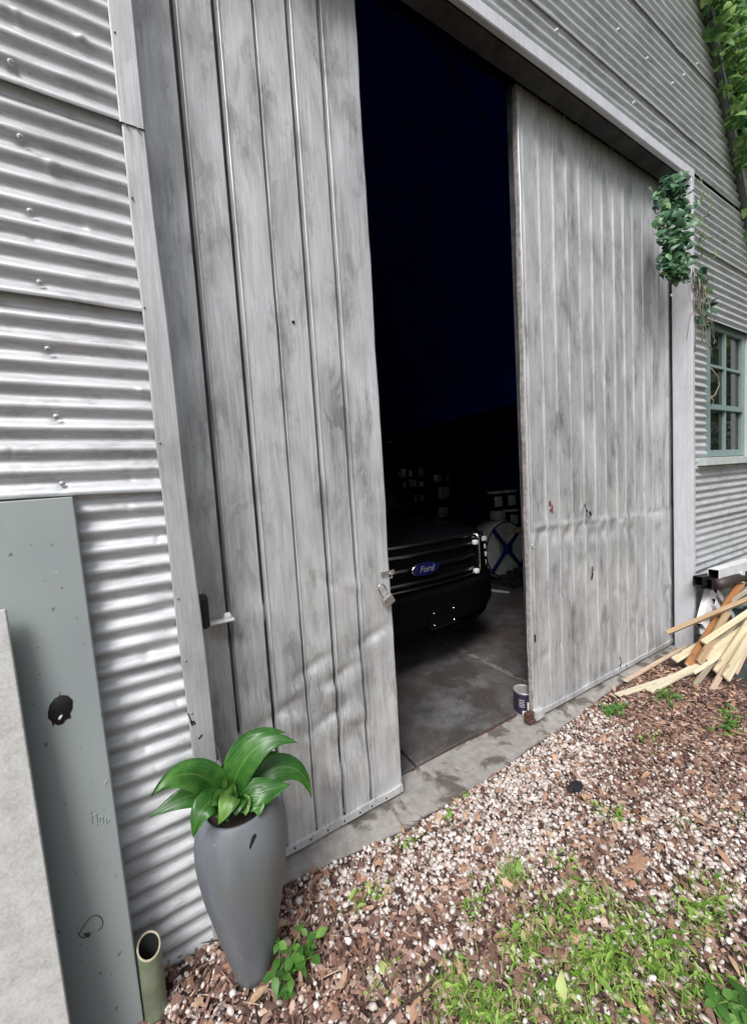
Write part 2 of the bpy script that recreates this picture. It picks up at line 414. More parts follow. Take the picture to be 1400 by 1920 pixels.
def lobed_t(n=5, seed=0, curl=.2, depth=.45):
    r = random.Random(seed); v = [(.42, 0, .06)]; k = n*2
    for i in range(k):
        t = math.pi+2*math.pi*i/k; rad = .5*(1.0 if i % 2 else 1-depth)*r.uniform(.85, 1.15)
        x, y = .5+rad*math.cos(t), rad*.8*math.sin(t); v.append((x, y, -curl*(x-.4)**2-.25*y*y+r.uniform(-.05, .05)))
    f = [(0, 1+i, 1+(i+1) % k) for i in range(k)]
    return np.array(v), np.array(f)
def chip_t(seed=0):
    r = random.Random(seed); b = r.uniform(-.25, .25); tw = r.uniform(-.3, .3)
    xs = [-.5, -.2, .15, .5]; v = []
    for i, x in enumerate(xs):
        w = .5*(r.uniform(.5, 1) if i in (0, 3) else 1)
        v += [(x, -w, b*(x*x)+tw*x), (x, 0, b*x*x+.22), (x, w, b*x*x-tw*x)]
    f = []
    for i in range(3):
        a = i*3
        for j in (0, 1): f += [(a+j, a+3+j, a+4+j), (a+j, a+4+j, a+1+j)]
    return np.array(v), np.array(f)

# ------------------------------------------------------------------ setting: ground, sill, floor
def structure(o): o['kind'] = 'structure'; return o
nx = 90
gx = np.concatenate([[-250, -80, -25, -8], np.linspace(-3, 8, 111), [12, 30, 90, 250]])
gy = np.concatenate([[-250, -80, -25, -10, -6], np.linspace(-4, .02, 61), [.14]])
X, Y = np.meshgrid(gx, gy)
near = np.clip(1-np.maximum(np.abs(X-2.5)-4, 0)/2, 0, 1)
Z = -.018 + near*.012*wob(X*2.1+Y*1.3, 3)*wob(Y*2.7-X*.8, 4)
Z[Y > -.1] = -.018
structure(mesh_obj('ground', np.stack([X, Y, Z], -1).reshape(-1, 3), grid_faces(len(gx), len(gy)), M['ground'], smooth=True))
# ground beyond the front line of the barn, on both sides and behind it
bm_ = MB()
for a, b in (((-250, .14), (-1.9, 250)), ((6.2, .14), (250, 250)), ((-1.9, 12.2), (6.2, 250))):
    bm_.add([(a[0], a[1], -.018), (b[0], a[1], -.018), (b[0], b[1], -.018), (a[0], b[1], -.018)], [(0,1,2,3)])
structure(bm_.build('back_yard', M['ground']))
# concrete sill under the doors, with an uneven front edge
sx = np.linspace(.06, 4.28, 120); edge = np.interp(sx, [.06, .38, .6, .96, 1.5, 2.2, 2.8, 3.5, 4.28], [.02, .02, -.01, -.065, -.055, -.025, .02, .05, .06]) + .012*wob(sx*5, 9)
ysec = np.linspace(0, 1, 7)
v = []; f = []
for j, t in enumerate(ysec):
    for x, e in zip(sx, edge): v.append((x, e+.025+(.237-e)*t, -.012+.002*math.sin(x*7+t*4)))
n = len(sx); f = grid_faces(n, 7); k = len(v)
for x, e in zip(sx, edge): v.append((x, e+.015, -.06))
f += [(k+i, k+i+1, i+1, i) for i in range(n-1)]
structure(mesh_obj('concrete_sill', v, f, M['sill'], smooth=False))
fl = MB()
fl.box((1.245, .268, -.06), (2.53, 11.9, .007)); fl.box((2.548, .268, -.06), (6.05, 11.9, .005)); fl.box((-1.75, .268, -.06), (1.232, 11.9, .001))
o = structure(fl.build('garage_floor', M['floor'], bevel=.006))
MB().box((1.2, .255, -.05), (6.0, .275, -.012)).build('floor_joint', M['rust'])['kind'] = 'structure'

jv = []; jr = random.Random(4)
for i in range(160):
    yq = .27+i*.045; jv += [(2.52-.008*jr.random(), yq, .0085), (2.556+.016*jr.random(), yq, .0085)]
structure(mesh_obj('floor_crack', jv, [(2*i, 2*i+1, 2*i+3, 2*i+2) for i in range(159)], concrete_mat('gritty_crack_filling', (.06, .055, .05), (.30, .29, .28), (.03, .03, .03), 14.0)))
# ------------------------------------------------------------------ the barn
barn = thing('metal_barn', 'silver painted corrugated metal barn with two tall sliding doors half open', 'barn')
PITCH = .06755; AMP = .0100; LAP0 = 1.146 - 2*.608
def rake_x(z):     # gable edge of the gambrel roof on the right
    z = np.asarray(z, float)
    return np.where(z < 3.05, 6.1, np.where(z < 5.9, 6.1-(z-3.05)*(1.85/2.85), 4.25-(z-5.9)*(2.1/1.5)))
def corr(name, xl, xr, z0, z1, dx, seed, lapoff=0.0, hole=None, dents=None, AMP=.0098, lip=1.0):
    """corrugated courses, upper course lapping over the lower one"""
    VS = []; FS = []
    zl = LAP0+lapoff; bounds = []
    while zl < z1:
        a, b = max(zl, z0), min(zl+.608, z1)
        if b-a > .01: bounds.append((a, b, zl))
        zl += .608
    rr = np.random.default_rng(seed)
    for ci, (a, b, base) in enumerate(bounds):
        bot = a-.018 if a > z0+.001 else a
        nz = max(6, int((b-bot)/PITCH*10)); zz = np.linspace(bot, b, nz)
        lo, hi = xl(zz), xr(zz)
        if hole: 
            hx0, hx1, hz0, hz1 = hole
            nxx = max(2, int((np.max(hi)-np.min(lo))/dx))
            cuts = np.unique(np.concatenate([np.linspace(0, 1, nxx)]))
        nxx = max(2, int((np.max(hi)-np.min(lo))/dx)); tt = np.linspace(0, 1, nxx)
        XX = lo[:,None]+(hi-lo)[:,None]*tt[None]; ZZ = np.repeat(zz[:,None], nxx, 1)
        frac = np.clip((ZZ-bot)/(b-bot), 0, 1)
        ph = (ZZ-base)/PITCH*2*np.pi
        YY = -AMP*np.cos(ph+.5)
        YY = YY - .009*(.4+.6*lip)*(1-frac) + .0008*wob(XX*3, seed+ci)
        edge_ = np.exp(-((ZZ-bot)/.016)**2)            # lower lip lifts and sags
        YY += lip*.010*np.clip((ZZ-(b-.035))/.03, 0, 1) if b < z1-.01 else 0
        YY -= edge_*lip*(.006+.008*np.maximum(0, wob(XX*2.2, seed+40+ci)))
        ZZ2 = ZZ + edge_*.003*wob(XX*3.1, seed+70+ci) + .003*wob(XX*.9, seed+90+ci)
        if dents is not None: YY = YY + dents(XX, ZZ)
        k = len(VS); VS += list(np.stack([XX, YY, ZZ2], -1).reshape(-1, 3))
        def sk(i, j):
            if not hole: return False
            xm = .5*(XX[j, i]+XX[j, i+1]); zm = .5*(zz[j]+zz[j+1])
            return hole[0] < xm < hole[1] and hole[2] < zm < hole[3]
        FS += [tuple(q+k for q in ff) for ff in grid_faces(nxx, nz, sk)]
    return mesh_obj(name, VS, FS, M['corr'], barn, smooth=True)
dl = Dents(); r9 = random.Random(5)
for k in range(46):
    x = r9.uniform(-.5, .03); z = r9.uniform(.3, 3.6)
    dl.add(x, z, r9.uniform(.004, .014), r9.uniform(.008, .02), r9.uniform(.002, .007)*r9.choice((1, 1, -1)), r9.uniform(-.4, .4))
for z in (.73, .6, 1.22, 1.34): dl.add(.03, z, .05, .03, .010, .3)
# dimple under every screw of the left wall
SCREWS = [(-.235, 3.013), (-.234, 2.807), (-.232, 2.597), (-.230, 2.39), (-.230, 2.192), (-.229, 1.985), (-.235, 1.775)]
for x, z in SCREWS: dl.add(x, z-.012, .012, .012, .005)
c_ = lambda val: (lambda z: np.full_like(np.asarray(z, float), val))
corr('front_wall', c_(-1.8), c_(.062), -.03, 4.2, .0065, 1, dents=dl)
dr = Dents()
for k in range(40):
    dr.add(r9.uniform(4.3, 5.9), r9.uniform(.3, 4), r9.uniform(.02, .06), r9.uniform(.015, .03), r9.uniform(.002, .006)*r9.choice((1, -1)), r9.uniform(-.3, .3))
HOLE = (4.545, 5.70, 1.72, 3.03)
corr('front_wall', c_(4.225), lambda z: rake_x(z), -.03, 4.2, .03, 2, .055, HOLE, dr, .0098, .6)
du = Dents()
for k in range(60):
    du.add(r9.uniform(.5, 5), r9.uniform(4.25, 5.6), r9.uniform(.03, .08), r9.uniform(.015, .03), r9.uniform(.002, .007)*r9.choice((1, -1)), r9.uniform(-.3, .3))
corr('gable_wall', lambda z: 4.3-rake_x(z), lambda z: rake_x(z), 4.195, 7.3, .04, 3, .28, None, du, .0088, .35)
# screw heads down the left wall
for x, z in SCREWS:
    MB().lathe([(.0, -.0205), (.003, -.020), (.0042, -.018), (.0045, -.0145), (.008, -.014), (.0085, -.009)], (x, .0, z), 10, 'y').build('screw', M['corr'], barn, True)
# upper wall screws, larger heads so they read from afar
for x, z in ((2.7, 4.75), (3.1, 4.75), (3.5, 4.75), (3.9, 4.75), (3.3, 4.36), (4.1, 4.9), (4.35, 5.1), (2.4, 4.4)):
    MB().lathe([(.0, -.024), (.008, -.022), (.011, -.016), (.012, -.006)], (x, .003, z), 8, 'y').build('screw', M['corr'], barn, True)

# --- casing on the left of the opening (two lengths, overlapping) and its bent foot
def strip(name, rows, m, parent, th=.004, smooth=False):
    """vertical sheet strip: rows of (z, xl, xr, y)"""
    v = []
    for z, a, b, y in rows: v += [(a, y+.028, z), (a, y, z), (a+.004, y-.003, z), (b-.004, y-.003, z), (b, y, z), (b, y+.12, z)]
    return mesh_obj(name, v, grid_faces(6, len(rows)), m, parent, smooth)
zs = np.linspace(.70, 2.95, 46)
rows = [(z, np.interp(z, [.6, 1.5, 2.95], [.052, .040, .030])+.0015*math.sin(z*9), np.interp(z, [.6, 1.7, 2.95], [.133, .116, .098])+.002*math.sin(z*6+1), -.036+.002*math.sin(z*5)) for z in zs]
strip('door_casing', rows, M['trim'], barn)
zs = np.linspace(2.93, 4.125, 12)
strip('door_casing', [(z, .027, .098, -.0385+.001*math.sin(z*4)) for z in zs], M['trim'], barn)
zs = np.linspace(-.02, .715, 16)
strip('door_casing', [(z, .058, .150 if z < .67 else .138, -.036-.012*math.exp(-((z-.70)/.05)**2)+.003*math.sin(z*13)) for z in zs], M['trim'], barn)
for z in (2.925, ):
    for x in (.045, .078): MB().lathe([(0, -.006), (.003, -.005), (.004, 0)], (x, -.042, z), 8, 'y').build('nail', M['screw'], barn, True)
for z, x in ((.92, .055), (1.35, .048), (1.9, .042), (2.35, .037), (2.7, .034), (3.2, .033), (1.12, .052)):
    MB().lathe([(0, -.005), (.003, -.004), (.004, 0)], (x+.006, -.040, z), 8, 'y').build('nail', M['screw'], barn, True)
# header: pale flashing strip and dark soffit behind it
v = []
for x in np.linspace(.098, 4.235, 60):
    w = .003*math.sin(x*3.1)
    v += [(x, -.004, 4.208+w), (x, -.028, 4.200+w), (x, -.030, 4.128+w*.6), (x, -.026, 4.122+w*.6), (x, .0, 4.122+w*.6)]
mesh_obj('header_flashing', v, [(i*5+j, i*5+j+1, (i+1)*5+j+1, (i+1)*5+j) for i in range(59) for j in range(4)], M['jamb'], barn)
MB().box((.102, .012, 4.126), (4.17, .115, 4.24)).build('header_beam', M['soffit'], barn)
MB().box((.0, .122, 4.155), (4.4, .135, 4.40)).build('track_board', M['dark'], barn)
# right jamb: wide inner face and narrow outer face
v = []
for z in np.linspace(-.02, 4.12, 40):
    w = .002*math.sin(z*5.2); x = 4.172+.012*(1-z/4.1)
    v += [(x+.004, .118, z), (x+w, .112, z), (x+w, .0, z), (x+.001+w, -.028, z), (x+.006+w, -.032, z), (x+.052+w, -.031, z), (x+.055, -.026, z), (x+.057, .02, z)]
mesh_obj('door_jamb', v, [(i*8+j, i*8+j+1, (i+1)*8+j+1, (i+1)*8+j) for i in range(39) for j in range(7)], M['jamb'], barn)

# --- sliding doors
def door(label, x0, x1, seams, widths, dents, shear, ztop, zbot, creases, seed, bead=False):
    d = thing_child('sliding_door', label)
    xs = [x0]
    def fill(a, b, n): return list(np.linspace(a, b, n+2)[1:-1])
    offs = []
    cols = [(x0, 0.0)]
    prev = x0
    for s_, w in zip(seams, widths):
        a = s_-.0145*w
        cols += [(q, 0.0) for q in fill(prev, a, 9)]
        for ox, oy in ((-.0145, 0), (-.008, .0), (-.0045, .001), (-.003, .003), (-.0018, .001), (-.001, -.004), (.0, -.0095), (.0012, -.0112), (.004, -.0105), (.010, -.006), (.018, -.001), (.022, 0)) if bead else ((-.0145, 0), (-.0125, .0), (-.0115, .003), (-.011, .030), (.0005, .031), (.004, .024), (.0075, .008), (.010, -.0025), (.013, -.0052), (.016, -.0042), (.019, -.0005), (.022, 0)):
            cols.append((s_+ox*w, oy*(.6+.4*w)))
        prev = s_+.022*w
    cols += [(q, 0.0) for q in fill(prev, x1, 9)]; cols.append((x1, 0.0))
    cx = np.array([c[0] for c in cols]); co = np.array([c[1] for c in cols])
    zz = np.concatenate([np.linspace(zbot+.036, 1.5, 95), np.linspace(1.5, ztop, 75)[1:]])
    XX, ZZ = np.meshgrid(cx, zz); YY = .15+np.repeat(co[None], len(zz), 0)
    pan = (np.repeat(co[None], len(zz), 0) < .002)
    YY = YY + dents(XX, ZZ) + .0025*wob(XX*4+1.3*ZZ, seed)*wob(ZZ*1.7, seed+1)
    for zc, am, sl in creases:
        zcl = zc+sl*(XX-x0)+.006*wob(XX*6, seed+5)
        YY += am*np.exp(-np.abs(ZZ-zcl)/.022)*np.clip(.25+1.0*wob(XX*13, seed+6), -.25, 1.2)+.35*abs(am)*(.6+.7*wob(XX*9, seed+8))*np.tanh((ZZ-zcl)/.03)*np.exp(-np.abs(ZZ-zcl)/.15)
    XW = XX+shear(XX, ZZ)
    # slightly wavering seams
    XW += .0025*wob(ZZ*1.3+XX*9, seed+9)*np.clip(1.6-ZZ, 0, 1)
    mesh_obj('door_panel', np.stack([XW, YY, ZZ], -1).reshape(-1, 3), grid_faces(len(cx), len(zz)), M['door'], d, smooth=True)
    return d
def thing_child(name, label):
    o = bpy.data.objects.new(name, None); COL.objects.link(o); o.parent = barn
    if label: o['label'] = label
    return o
rd = random.Random(21)
D1 = Dents()
for k in range(55):
    z = rd.choice([rd.uniform(.1, .8), rd.uniform(.1, 1.25)]); D1.add(rd.uniform(.2, 1.05), z, rd.uniform(.02, .06), rd.uniform(.04, .13), rd.uniform(.003, .010)*rd.choice((1, -1)), rd.uniform(.3, 1.3))
for k in range(45): D1.add(rd.uniform(.1, 1.05), rd.uniform(1.2, 4), rd.uniform(.03, .07), rd.uniform(.06, .25), rd.uniform(.001, .004)*rd.choice((1, -1)), rd.uniform(-.3, .3))
for k in range(26): D1.add(rd.uniform(.9, 1.04), rd.uniform(.2, 2.2), .009, .012, rd.uniform(.002, .005)*rd.choice((-1, 1)))
for z, x in ((.86, .6), (.78, .75), (.92, .93), (.70, .45), (.58, .66)): D1.add(x, z, .11, .025, .012, .35); D1.add(x+.02, z-.07, .1, .05, -.008, .35)
for k in range(14):   # fold along the free edge
    D1.add(1.005+.004*math.sin(k*1.3), .2+k*.17, .004, .1, .006)
door1 = door('taller looking near door with wide open gap on its right', -.10, 1.058, [.098, .247, .402, .560, .715, .868], [.7, 1, 1.05, .55, 1.0, .9], D1, lambda X, Z: 0*X + np.where(X > 1.0, .004*wob(Z*5, 77), 0), 4.16, .0, [(2.48, .003, 0.0), (3.3, .002, 0)], 31)
# free edge return, bottom angle, dark frame behind
v = []
for z in np.linspace(.012, 4.16, 90):
    w = .004*float(wob(np.array([z*5]), 77)[0]); v += [(1.058+w, .150, z), (1.064+w, .152, z), (1.064, .20, z)]
mesh_obj('edge_flange', v, [(i*3+j, i*3+j+1, (i+1)*3+j+1, (i+1)*3+j) for i in range(89) for j in (0, 1)], M['door'], door1)
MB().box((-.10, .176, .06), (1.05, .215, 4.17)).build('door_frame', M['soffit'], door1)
v = []
for x in np.linspace(-.1, 1.06, 50):
    w = .003*math.sin(x*9)+.002*math.sin(x*23)+.010*max(0, (x-.97)/.09)
    v += [(x, .152, .046+w), (x, .140, .044+w), (x, .138, .010+w*.6), (x, .142, .006+w*.6), (x, .19, .006+w*.6)]
mesh_obj('bottom_angle', v, [(i*5+j, i*5+j+1, (i+1)*5+j+1, (i+1)*5+j) for i in range(49) for j in range(4)], M['door'], door1)
for x in (.36, .44, .52, .61, .70, .79, .86, .95):
    MB().lathe([(0, -.004), (.004, -.003), (.005, 0)], (x, .139, .026), 8, 'y').build('screw', M['dark'], door1, True)
D2 = Dents()
for k in range(60):
    D2.add(rd.uniform(2.2, 4.2), rd.uniform(.1, 1.5), rd.uniform(.02, .06), rd.uniform(.03, .11), rd.uniform(.003, .010)*rd.choice((1, -1)), rd.uniform(-.5, .8))
for k in range(30): D2.add(rd.uniform(2.2, 4.2), rd.uniform(1.5, 4), rd.uniform(.03, .06), rd.uniform(.1, .3), rd.uniform(.001, .004)*rd.choice((1, -1)), rd.uniform(-.2, .2))
for i, x in enumerate((2.30, 2.45, 2.6, 2.75, 2.93, 3.08, 3.22, 3.4, 3.52)):
    D2.add(x, 1.27-.01*i, .045, .055, .016); D2.add(x, 1.345-.005*i, .06, .02, -.011)
D2.add(2.88, 1.08, .03, .14, .014); D2.add(2.90, 1.4, .035, .09, .012, .3); D2.add(2.86, 1.0, .02, .05, -.01)
D2.add(2.3, .42, .07, .04, .010); D2.add(2.5, .45, .05, .03, .008, .5); D2.add(2.25, .95, .05, .05, .008)
sh2 = lambda X, Z: .045*np.clip(1-(X-2.17)/2.0, 0, 1)*(Z/4.18)
seams2 = [2.212, 2.365, 2.513, 2.668, 2.822, 2.974, 3.120, 3.276, 3.420, 3.560, 3.725, 3.868, 4.015, 4.152]
door2 = door('far door with a crumpled dent line at waist height and rusty lower corner', 2.172, 4.262, seams2, [.5, .8, .8, .55, .8, .8, .5, .8, .8, .5, .8, .7, .4, .8], D2, sh2, 4.16, .0, [(1.307, .021, -.004), (2.55, .002, 0), (.66, .003, 0), (3.2, .002, .01)], 55, True)
v = []
for z in np.linspace(.0, 4.16, 80):
    w = .003*math.sin(z*8)+.002*math.sin(z*21); x = 2.170+.0108*z+w
    v += [(x+.004, .149, z), (x-.002, .150, z), (x-.004, .153, z), (x-.004, .18, z)]
mesh_obj('edge_flange', v, [(i*4+j, i*4+j+1, (i+1)*4+j+1, (i+1)*4+j) for i in range(79) for j in (0, 1, 2)], M['rustpink'], door2)
v = [];
for z in np.linspace(.05, 4.1, 80):
    x = 2.176+.0105*z; w = .002*math.sin(z*13)
    v += [(x+w, .150, z), (x+.004+w, .144, z), (x+.010+w, .144, z), (x+.014+w, .150, z)]
mesh_obj('edge_rib', v, [(i*4+j, i*4+j+1, (i+1)*4+j+1, (i+1)*4+j) for i in range(79) for j in (0, 1, 2)], M['door'], door2, smooth=True)
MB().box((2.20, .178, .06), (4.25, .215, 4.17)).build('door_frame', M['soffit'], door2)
v = []
for x in np.linspace(2.25, 4.26, 60):
    w = .002*math.sin(x*9)+.002*math.sin(x*23)
    v += [(x, .152, .046+w), (x, .141, .044+w), (x, .139, .012+w), (x, .143, .008+w), (x, .19, .008+w)]
mesh_obj('bottom_angle', v, [(i*5+j, i*5+j+1, (i+1)*5+j+1, (i+1)*5+j) for i in range(59) for j in range(4)], M['door'], door2)
rg = MB().box((2.165, .118, .006), (2.255, .155, .072)); rg.build('roller_guide', M['door'], door2, bevel=.004)
rg = MB().box((2.095, .135, .006), (2.163, .17, .07)); rg.box((2.10, .12, .004), (2.165, .137, .02)); rg.build('rusty_bracket', M['rust'], door2, bevel=.003)
# eyelet ring on the far door's edge, torn slits, red smear
mb = MB(); c = W(1000, 1024, .145); pts = [c+Vector((.015*math.cos(t), 0, .015*math.sin(t))) for t in np.linspace(0, 6.283, 16)]
mb.tube(pts, .004, 6, cap=False); mb.build('eyelet', M['steel'], door2, True)
def slit(pts, w, name, m, parent):
    mb = MB()
    for k in range(len(pts)-1):
        mb.beam(pts[k], pts[k+1], w[k], .004, up=(0,1,0))
    return mb.build(name, m, parent)
for P_, w in (([(1095, 944), (1097, 955), (1100, 960)], (.006, .014)), ([(1104, 959), (1107, 967)], (.018,)), ([(1109, 1062), (1110, 1074), (1108, 1086)], (.006, .014)), ([(1161, 1232), (1163, 1242), (1161, 1250)], (.008, .010)), ([(1173, 1246), (1174, 1253)], (.009,)), ([(1002, 1190), (1002, 1203)], (.01,))):
    slit([W(u, v, .147-.002) + Vector((0, -.004, 0)) for u, v in P_], w, 'torn_slit', M['dark'], door2)
mb = MB()
for (u, v), (a, b) in zip(((1031, 944), (1035, 952), (1032, 957), (1036, 960)), ((.02, .035), (.012, .04), (.018, .02), (.01, .02))):
    c = W(u, v, .1465); mb.box((c.x-a/2, c.y-.001, c.z-b/2), (c.x+a/2, c.y, c.z+b/2))
mb.build('paint_smear', M['red'], door2)
for P_, w in (([(352, 1338), (358, 1352), (361, 1360)], (.003, .007)), ([(362, 1352), (366, 1358)], (.005,)), ([(372, 1386), (379, 1377)], (.004,))):
    slit([W(u, v, -.041) for u, v in P_], w, 'torn_slit', M['dark'], barn)
cc = W(550, 603, .147); MB().lathe([(0, -.003), (.006, -.002), (.007, .003)], cc, 8, 'y').build('nail', M['dark'], door1, True)
# hasp plate on the near door's free edge
hp = W(722, 1075, .15)
mb = MB().box((hp.x-.03, .140, hp.z-.012), (hp.x+.052, .146, hp.z+.012)); mb.box((hp.x+.03, .128, hp.z-.006), (hp.x+.036, .142, hp.z+.006))
mb.tube([(hp.x+.02, .139, hp.z), (hp.x+.02, .118, hp.z-.004), (hp.x+.02, .116, hp.z-.02), (hp.x+.02, .136, hp.z-.025)], .0035, 8)
mb.build('hasp', M['steel'], door1, bevel=.001)

# --- window in the right wall
win = thing_child('window', None)
HX0, HX1, HZ0, HZ1 = HOLE
y = .035
fr = MB(); fr.box((4.50, y-.01, 1.77), (4.72, y+.06, 3.10)); 
fr.box((4.50, y-.004, 2.985), (5.68, y+.055, 3.10)); fr.box((5.52, y-.004, 1.77), (5.60, y+.055, 2.985)); fr.box((4.72, y-.004, 1.77), (5.52, y+.055, 1.835))
fr.build('window_frame', M['greenpaint'], win, bevel=.004)
ms = MB(); ms.box((4.72, y-.018, 2.225), (5.52, y+.03, 2.275)); ms.box((5.085, y-.002, 1.835), (5.118, y+.035, 2.985)); ms.box((4.72, y+.002, 2.632), (5.085, y+.03, 2.660)); ms.box((5.118, y+.002, 2.632), (5.52, y+.03, 2.660))
ms.build('window_sash', M['greenpaint'], win, bevel=.003)
MB().add([(4.70, y+.022, 1.82), (5.54, y+.022, 1.82), (5.54, y+.024, 2.99), (4.70, y+.024, 2.99)], [(0,1,2,3)]).build('window_pane', M['glass'], win)
MB().box((5.603, -.03, 1.765), (5.72, .05, 3.06)).build('window_casing', M['sillp'], win, bevel=.004)
sl = MB(); sl.box((4.345, -.075, 1.690), (5.80, .03, 1.762)); sl.build('window_sill', M['sillp'], win, bevel=.004)
# --- rest of the shell: side walls, back wall, gambrel roof, dark lining added to keep the inside black
def shell(off, y0, y1):
    pts = [(-1.8+off, -.05), (-1.8+off, 3.05), (.05+off*.6, 5.9-off*.4), (2.15, 7.4-off), (4.25-off*.6, 5.9-off*.4), (6.1-off, 3.05), (6.1-off, -.05)]
    v = [(x, y0, z) for x, z in pts]+[(x, y1, z) for x, z in pts]
    return v, [(i, i+1, i+8, i+7) for i in range(6)]
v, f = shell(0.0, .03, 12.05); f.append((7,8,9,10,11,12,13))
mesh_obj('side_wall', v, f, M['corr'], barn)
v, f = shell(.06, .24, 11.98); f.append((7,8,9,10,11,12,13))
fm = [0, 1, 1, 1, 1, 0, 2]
mesh_obj('inner_lining', v, f, None, barn, mats=[M['lining'], M['navy'], M['backnavy']], fmat=fm)  # painted blue glow strongest on the roof faces, weaker on the walls
# added dark lining behind the front wall (left of, right of, above the opening)
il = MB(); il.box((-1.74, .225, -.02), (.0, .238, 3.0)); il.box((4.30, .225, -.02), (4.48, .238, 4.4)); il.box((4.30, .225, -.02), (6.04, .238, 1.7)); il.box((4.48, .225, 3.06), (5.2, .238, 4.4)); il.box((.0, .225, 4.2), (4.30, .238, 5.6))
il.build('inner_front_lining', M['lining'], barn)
# roof slabs with a small overhang and a grey rake board
def slab(a, b, th, y0, y1, name, m):
    a = Vector((a[0], 0, a[1])); b = Vector((b[0], 0, b[1])); nrm = Vector((-(b.z-a.z), 0, b.x-a.x)).normalized()
    if nrm.z < 0: nrm = -nrm
    q = [a, b, b+nrm*th, a+nrm*th]; v = [(p.x, y0, p.z) for p in q]+[(p.x, y1, p.z) for p in q]
    return mesh_obj(name, v, [(0,1,2,3),(4,7,6,5),(0,4,5,1),(1,5,6,2),(2,6,7,3),(3,7,4,0)], m, barn)
for P_, Q_ in (((6.22, 2.90), (4.26, 5.915)), ((4.26, 5.915), (2.15, 7.42)), ((2.15, 7.42), (.04, 5.915)), ((.04, 5.915), (-1.92, 2.90))):
    slab(P_, Q_, .05, -.06, 12.15, 'roof', M['roof'])
slab((6.16, 2.97), (4.25, 5.90), .07, -.075, -.062, 'rake_board', M['sillp'])
# rafters deep inside
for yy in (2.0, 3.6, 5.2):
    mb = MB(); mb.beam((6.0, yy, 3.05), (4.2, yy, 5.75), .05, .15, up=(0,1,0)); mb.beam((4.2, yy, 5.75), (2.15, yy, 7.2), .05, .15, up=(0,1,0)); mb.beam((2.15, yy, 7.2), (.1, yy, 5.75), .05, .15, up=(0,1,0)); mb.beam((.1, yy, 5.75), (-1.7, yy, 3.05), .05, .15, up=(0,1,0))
    mb.build('rafter', M['navy'], barn)  # carries the same painted blue glow as the ceiling

# ------------------------------------------------------------------ hardware on the doors
pl = W(728, 1125, .125)
lock = thing('padlock', 'open steel padlock hanging from the hasp of the near door', 'padlock', tuple(pl))
rot = Matrix.Rotation(R(-28), 4, 'Y')
mb = MB().box((-.030, -.011, -.028), (.030, .011, .022)); o = mb.build('lock_body', M['steel'], None, bevel=.004); o.parent = lock; o.matrix_local = rot
mb = MB(); arc = [(-.019, 0, .015), (-.019, 0, .08)]+[(-.019+.019*(1-math.cos(t)), 0, .08+.019*math.sin(t)) for t in np.linspace(.3, 3.14, 8)]+[(.019, 0, .05)]
mb.tube(arc, .0045, 8); o = mb.build('shackle', M['steel'], None, True); o.parent = lock; o.matrix_local = rot
mb = MB().box((-.026, -.0125, -.024), (.026, -.0112, -.018)); o = mb.build('lock_band', M['chrome'], None); o.parent = lock; o.matrix_local = rot
bp_ = W(383, 1146, .06)
bum = thing('door_stop', 'black rounded rubber block behind the left casing with white arm', 'door stop', tuple(bp_))
mb = MB().box((bp_.x-.03, .03, bp_.z-.066), (bp_.x+.016, .09, bp_.z+.066)); mb.build('rubber_block', M['black'], bum, bevel=.014)
a = W(398, 1170, .09); b = W(434, 1163, .09)
mb = MB().box((bp_.x+.010, .085, a.z-.006), (b.x+.012, .125, a.z+.004)); mb.lathe([(0, -.02), (.014, -.019), (.017, -.010), (.017, .0), (.012, .012), (0, .013)], (b.x-.012, .105, a.z+.016), 10, 'z')
mb.build('white_arm', M['white'], bum, bevel=.003)

# ------------------------------------------------------------------ leaning panels and pipe stub at the left
def leaning(name, label, cat, top_r, bot_r, width, th, m, part):
    """slab whose right edge runs top_r -> bot_r, extending to -x"""
    t = Vector(top_r); b = Vector(bot_r); d = (t-b).normalized(); xw = Vector((-1, 0, 0)); xw = (xw-d*xw.dot(d)).normalized(); n = d.cross(xw).normalized()
    if n.y > 0: n = -n
    mb = MB(); q = [b, b+xw*width, t+xw*width, t]; v = [p for p in q]+[p-n*th for p in q]
    mb.add(v, [(0,1,2,3),(7,6,5,4),(0,4,5,1),(1,5,6,2),(2,6,7,3),(3,7,4,0)])
    o = thing(name, label, cat, tuple(b)); mb.build(part, m, o, bevel=.003)
    return o, n, d
pnl, pn, pd = leaning('painted_panel', 'grey green painted door slab with a black scorch mark leaning on wall', 'panel', W(136, 931, -.045), W(269, 1915, -.15), .80, .03, M['panel'], 'slab')
def onpanel(u, v):       # point of the slab's face
    r = ray(u, v); b = Vector(pnl.location); rv = Vector(r); c = Vector(CAM); t = (b-c).dot(pn)/rv.dot(pn); return c+rv*t+pn*.0015
ax = pd; bx = pn.cross(pd)
def blob(pts, m, name, parent, th=.004):
    P_ = [onpanel(*p) for p in pts]; c = sum(P_, Vector())/len(P_); k = len(P_)
    v = [c+pn*th]+[c+(p-c)*.75+pn*th*.9 for p in P_]+[p for p in P_]
    f = [(0, 1+i, 1+(i+1) % k) for i in range(k)]+[(1+i, 1+k+i, 1+k+(i+1) % k, 1+(i+1) % k) for i in range(k)]
    return mesh_obj(name, v, f, m, parent, True)
blob([(90,1335),(93,1322),(102,1310),(114,1303),(127,1304),(136,1312),(136,1328),(131,1338),(133,1346),(124,1349),(117,1358),(108,1360),(102,1356),(99,1362),(97,1353),(90,1347)], M['tar'], 'scorch_mark', pnl)
blob([(110,1344),(116,1338),(119,1339),(117,1345),(113,1350),(109,1349)], M['white'], 'paint_fleck', pnl, .007)  # shiny spot on the tar, painted white
blob([(156,1751),(164,1749),(169,1748),(170,1752),(166,1758),(160,1755)], M['ink'], 'marker_blot', pnl, .0015)
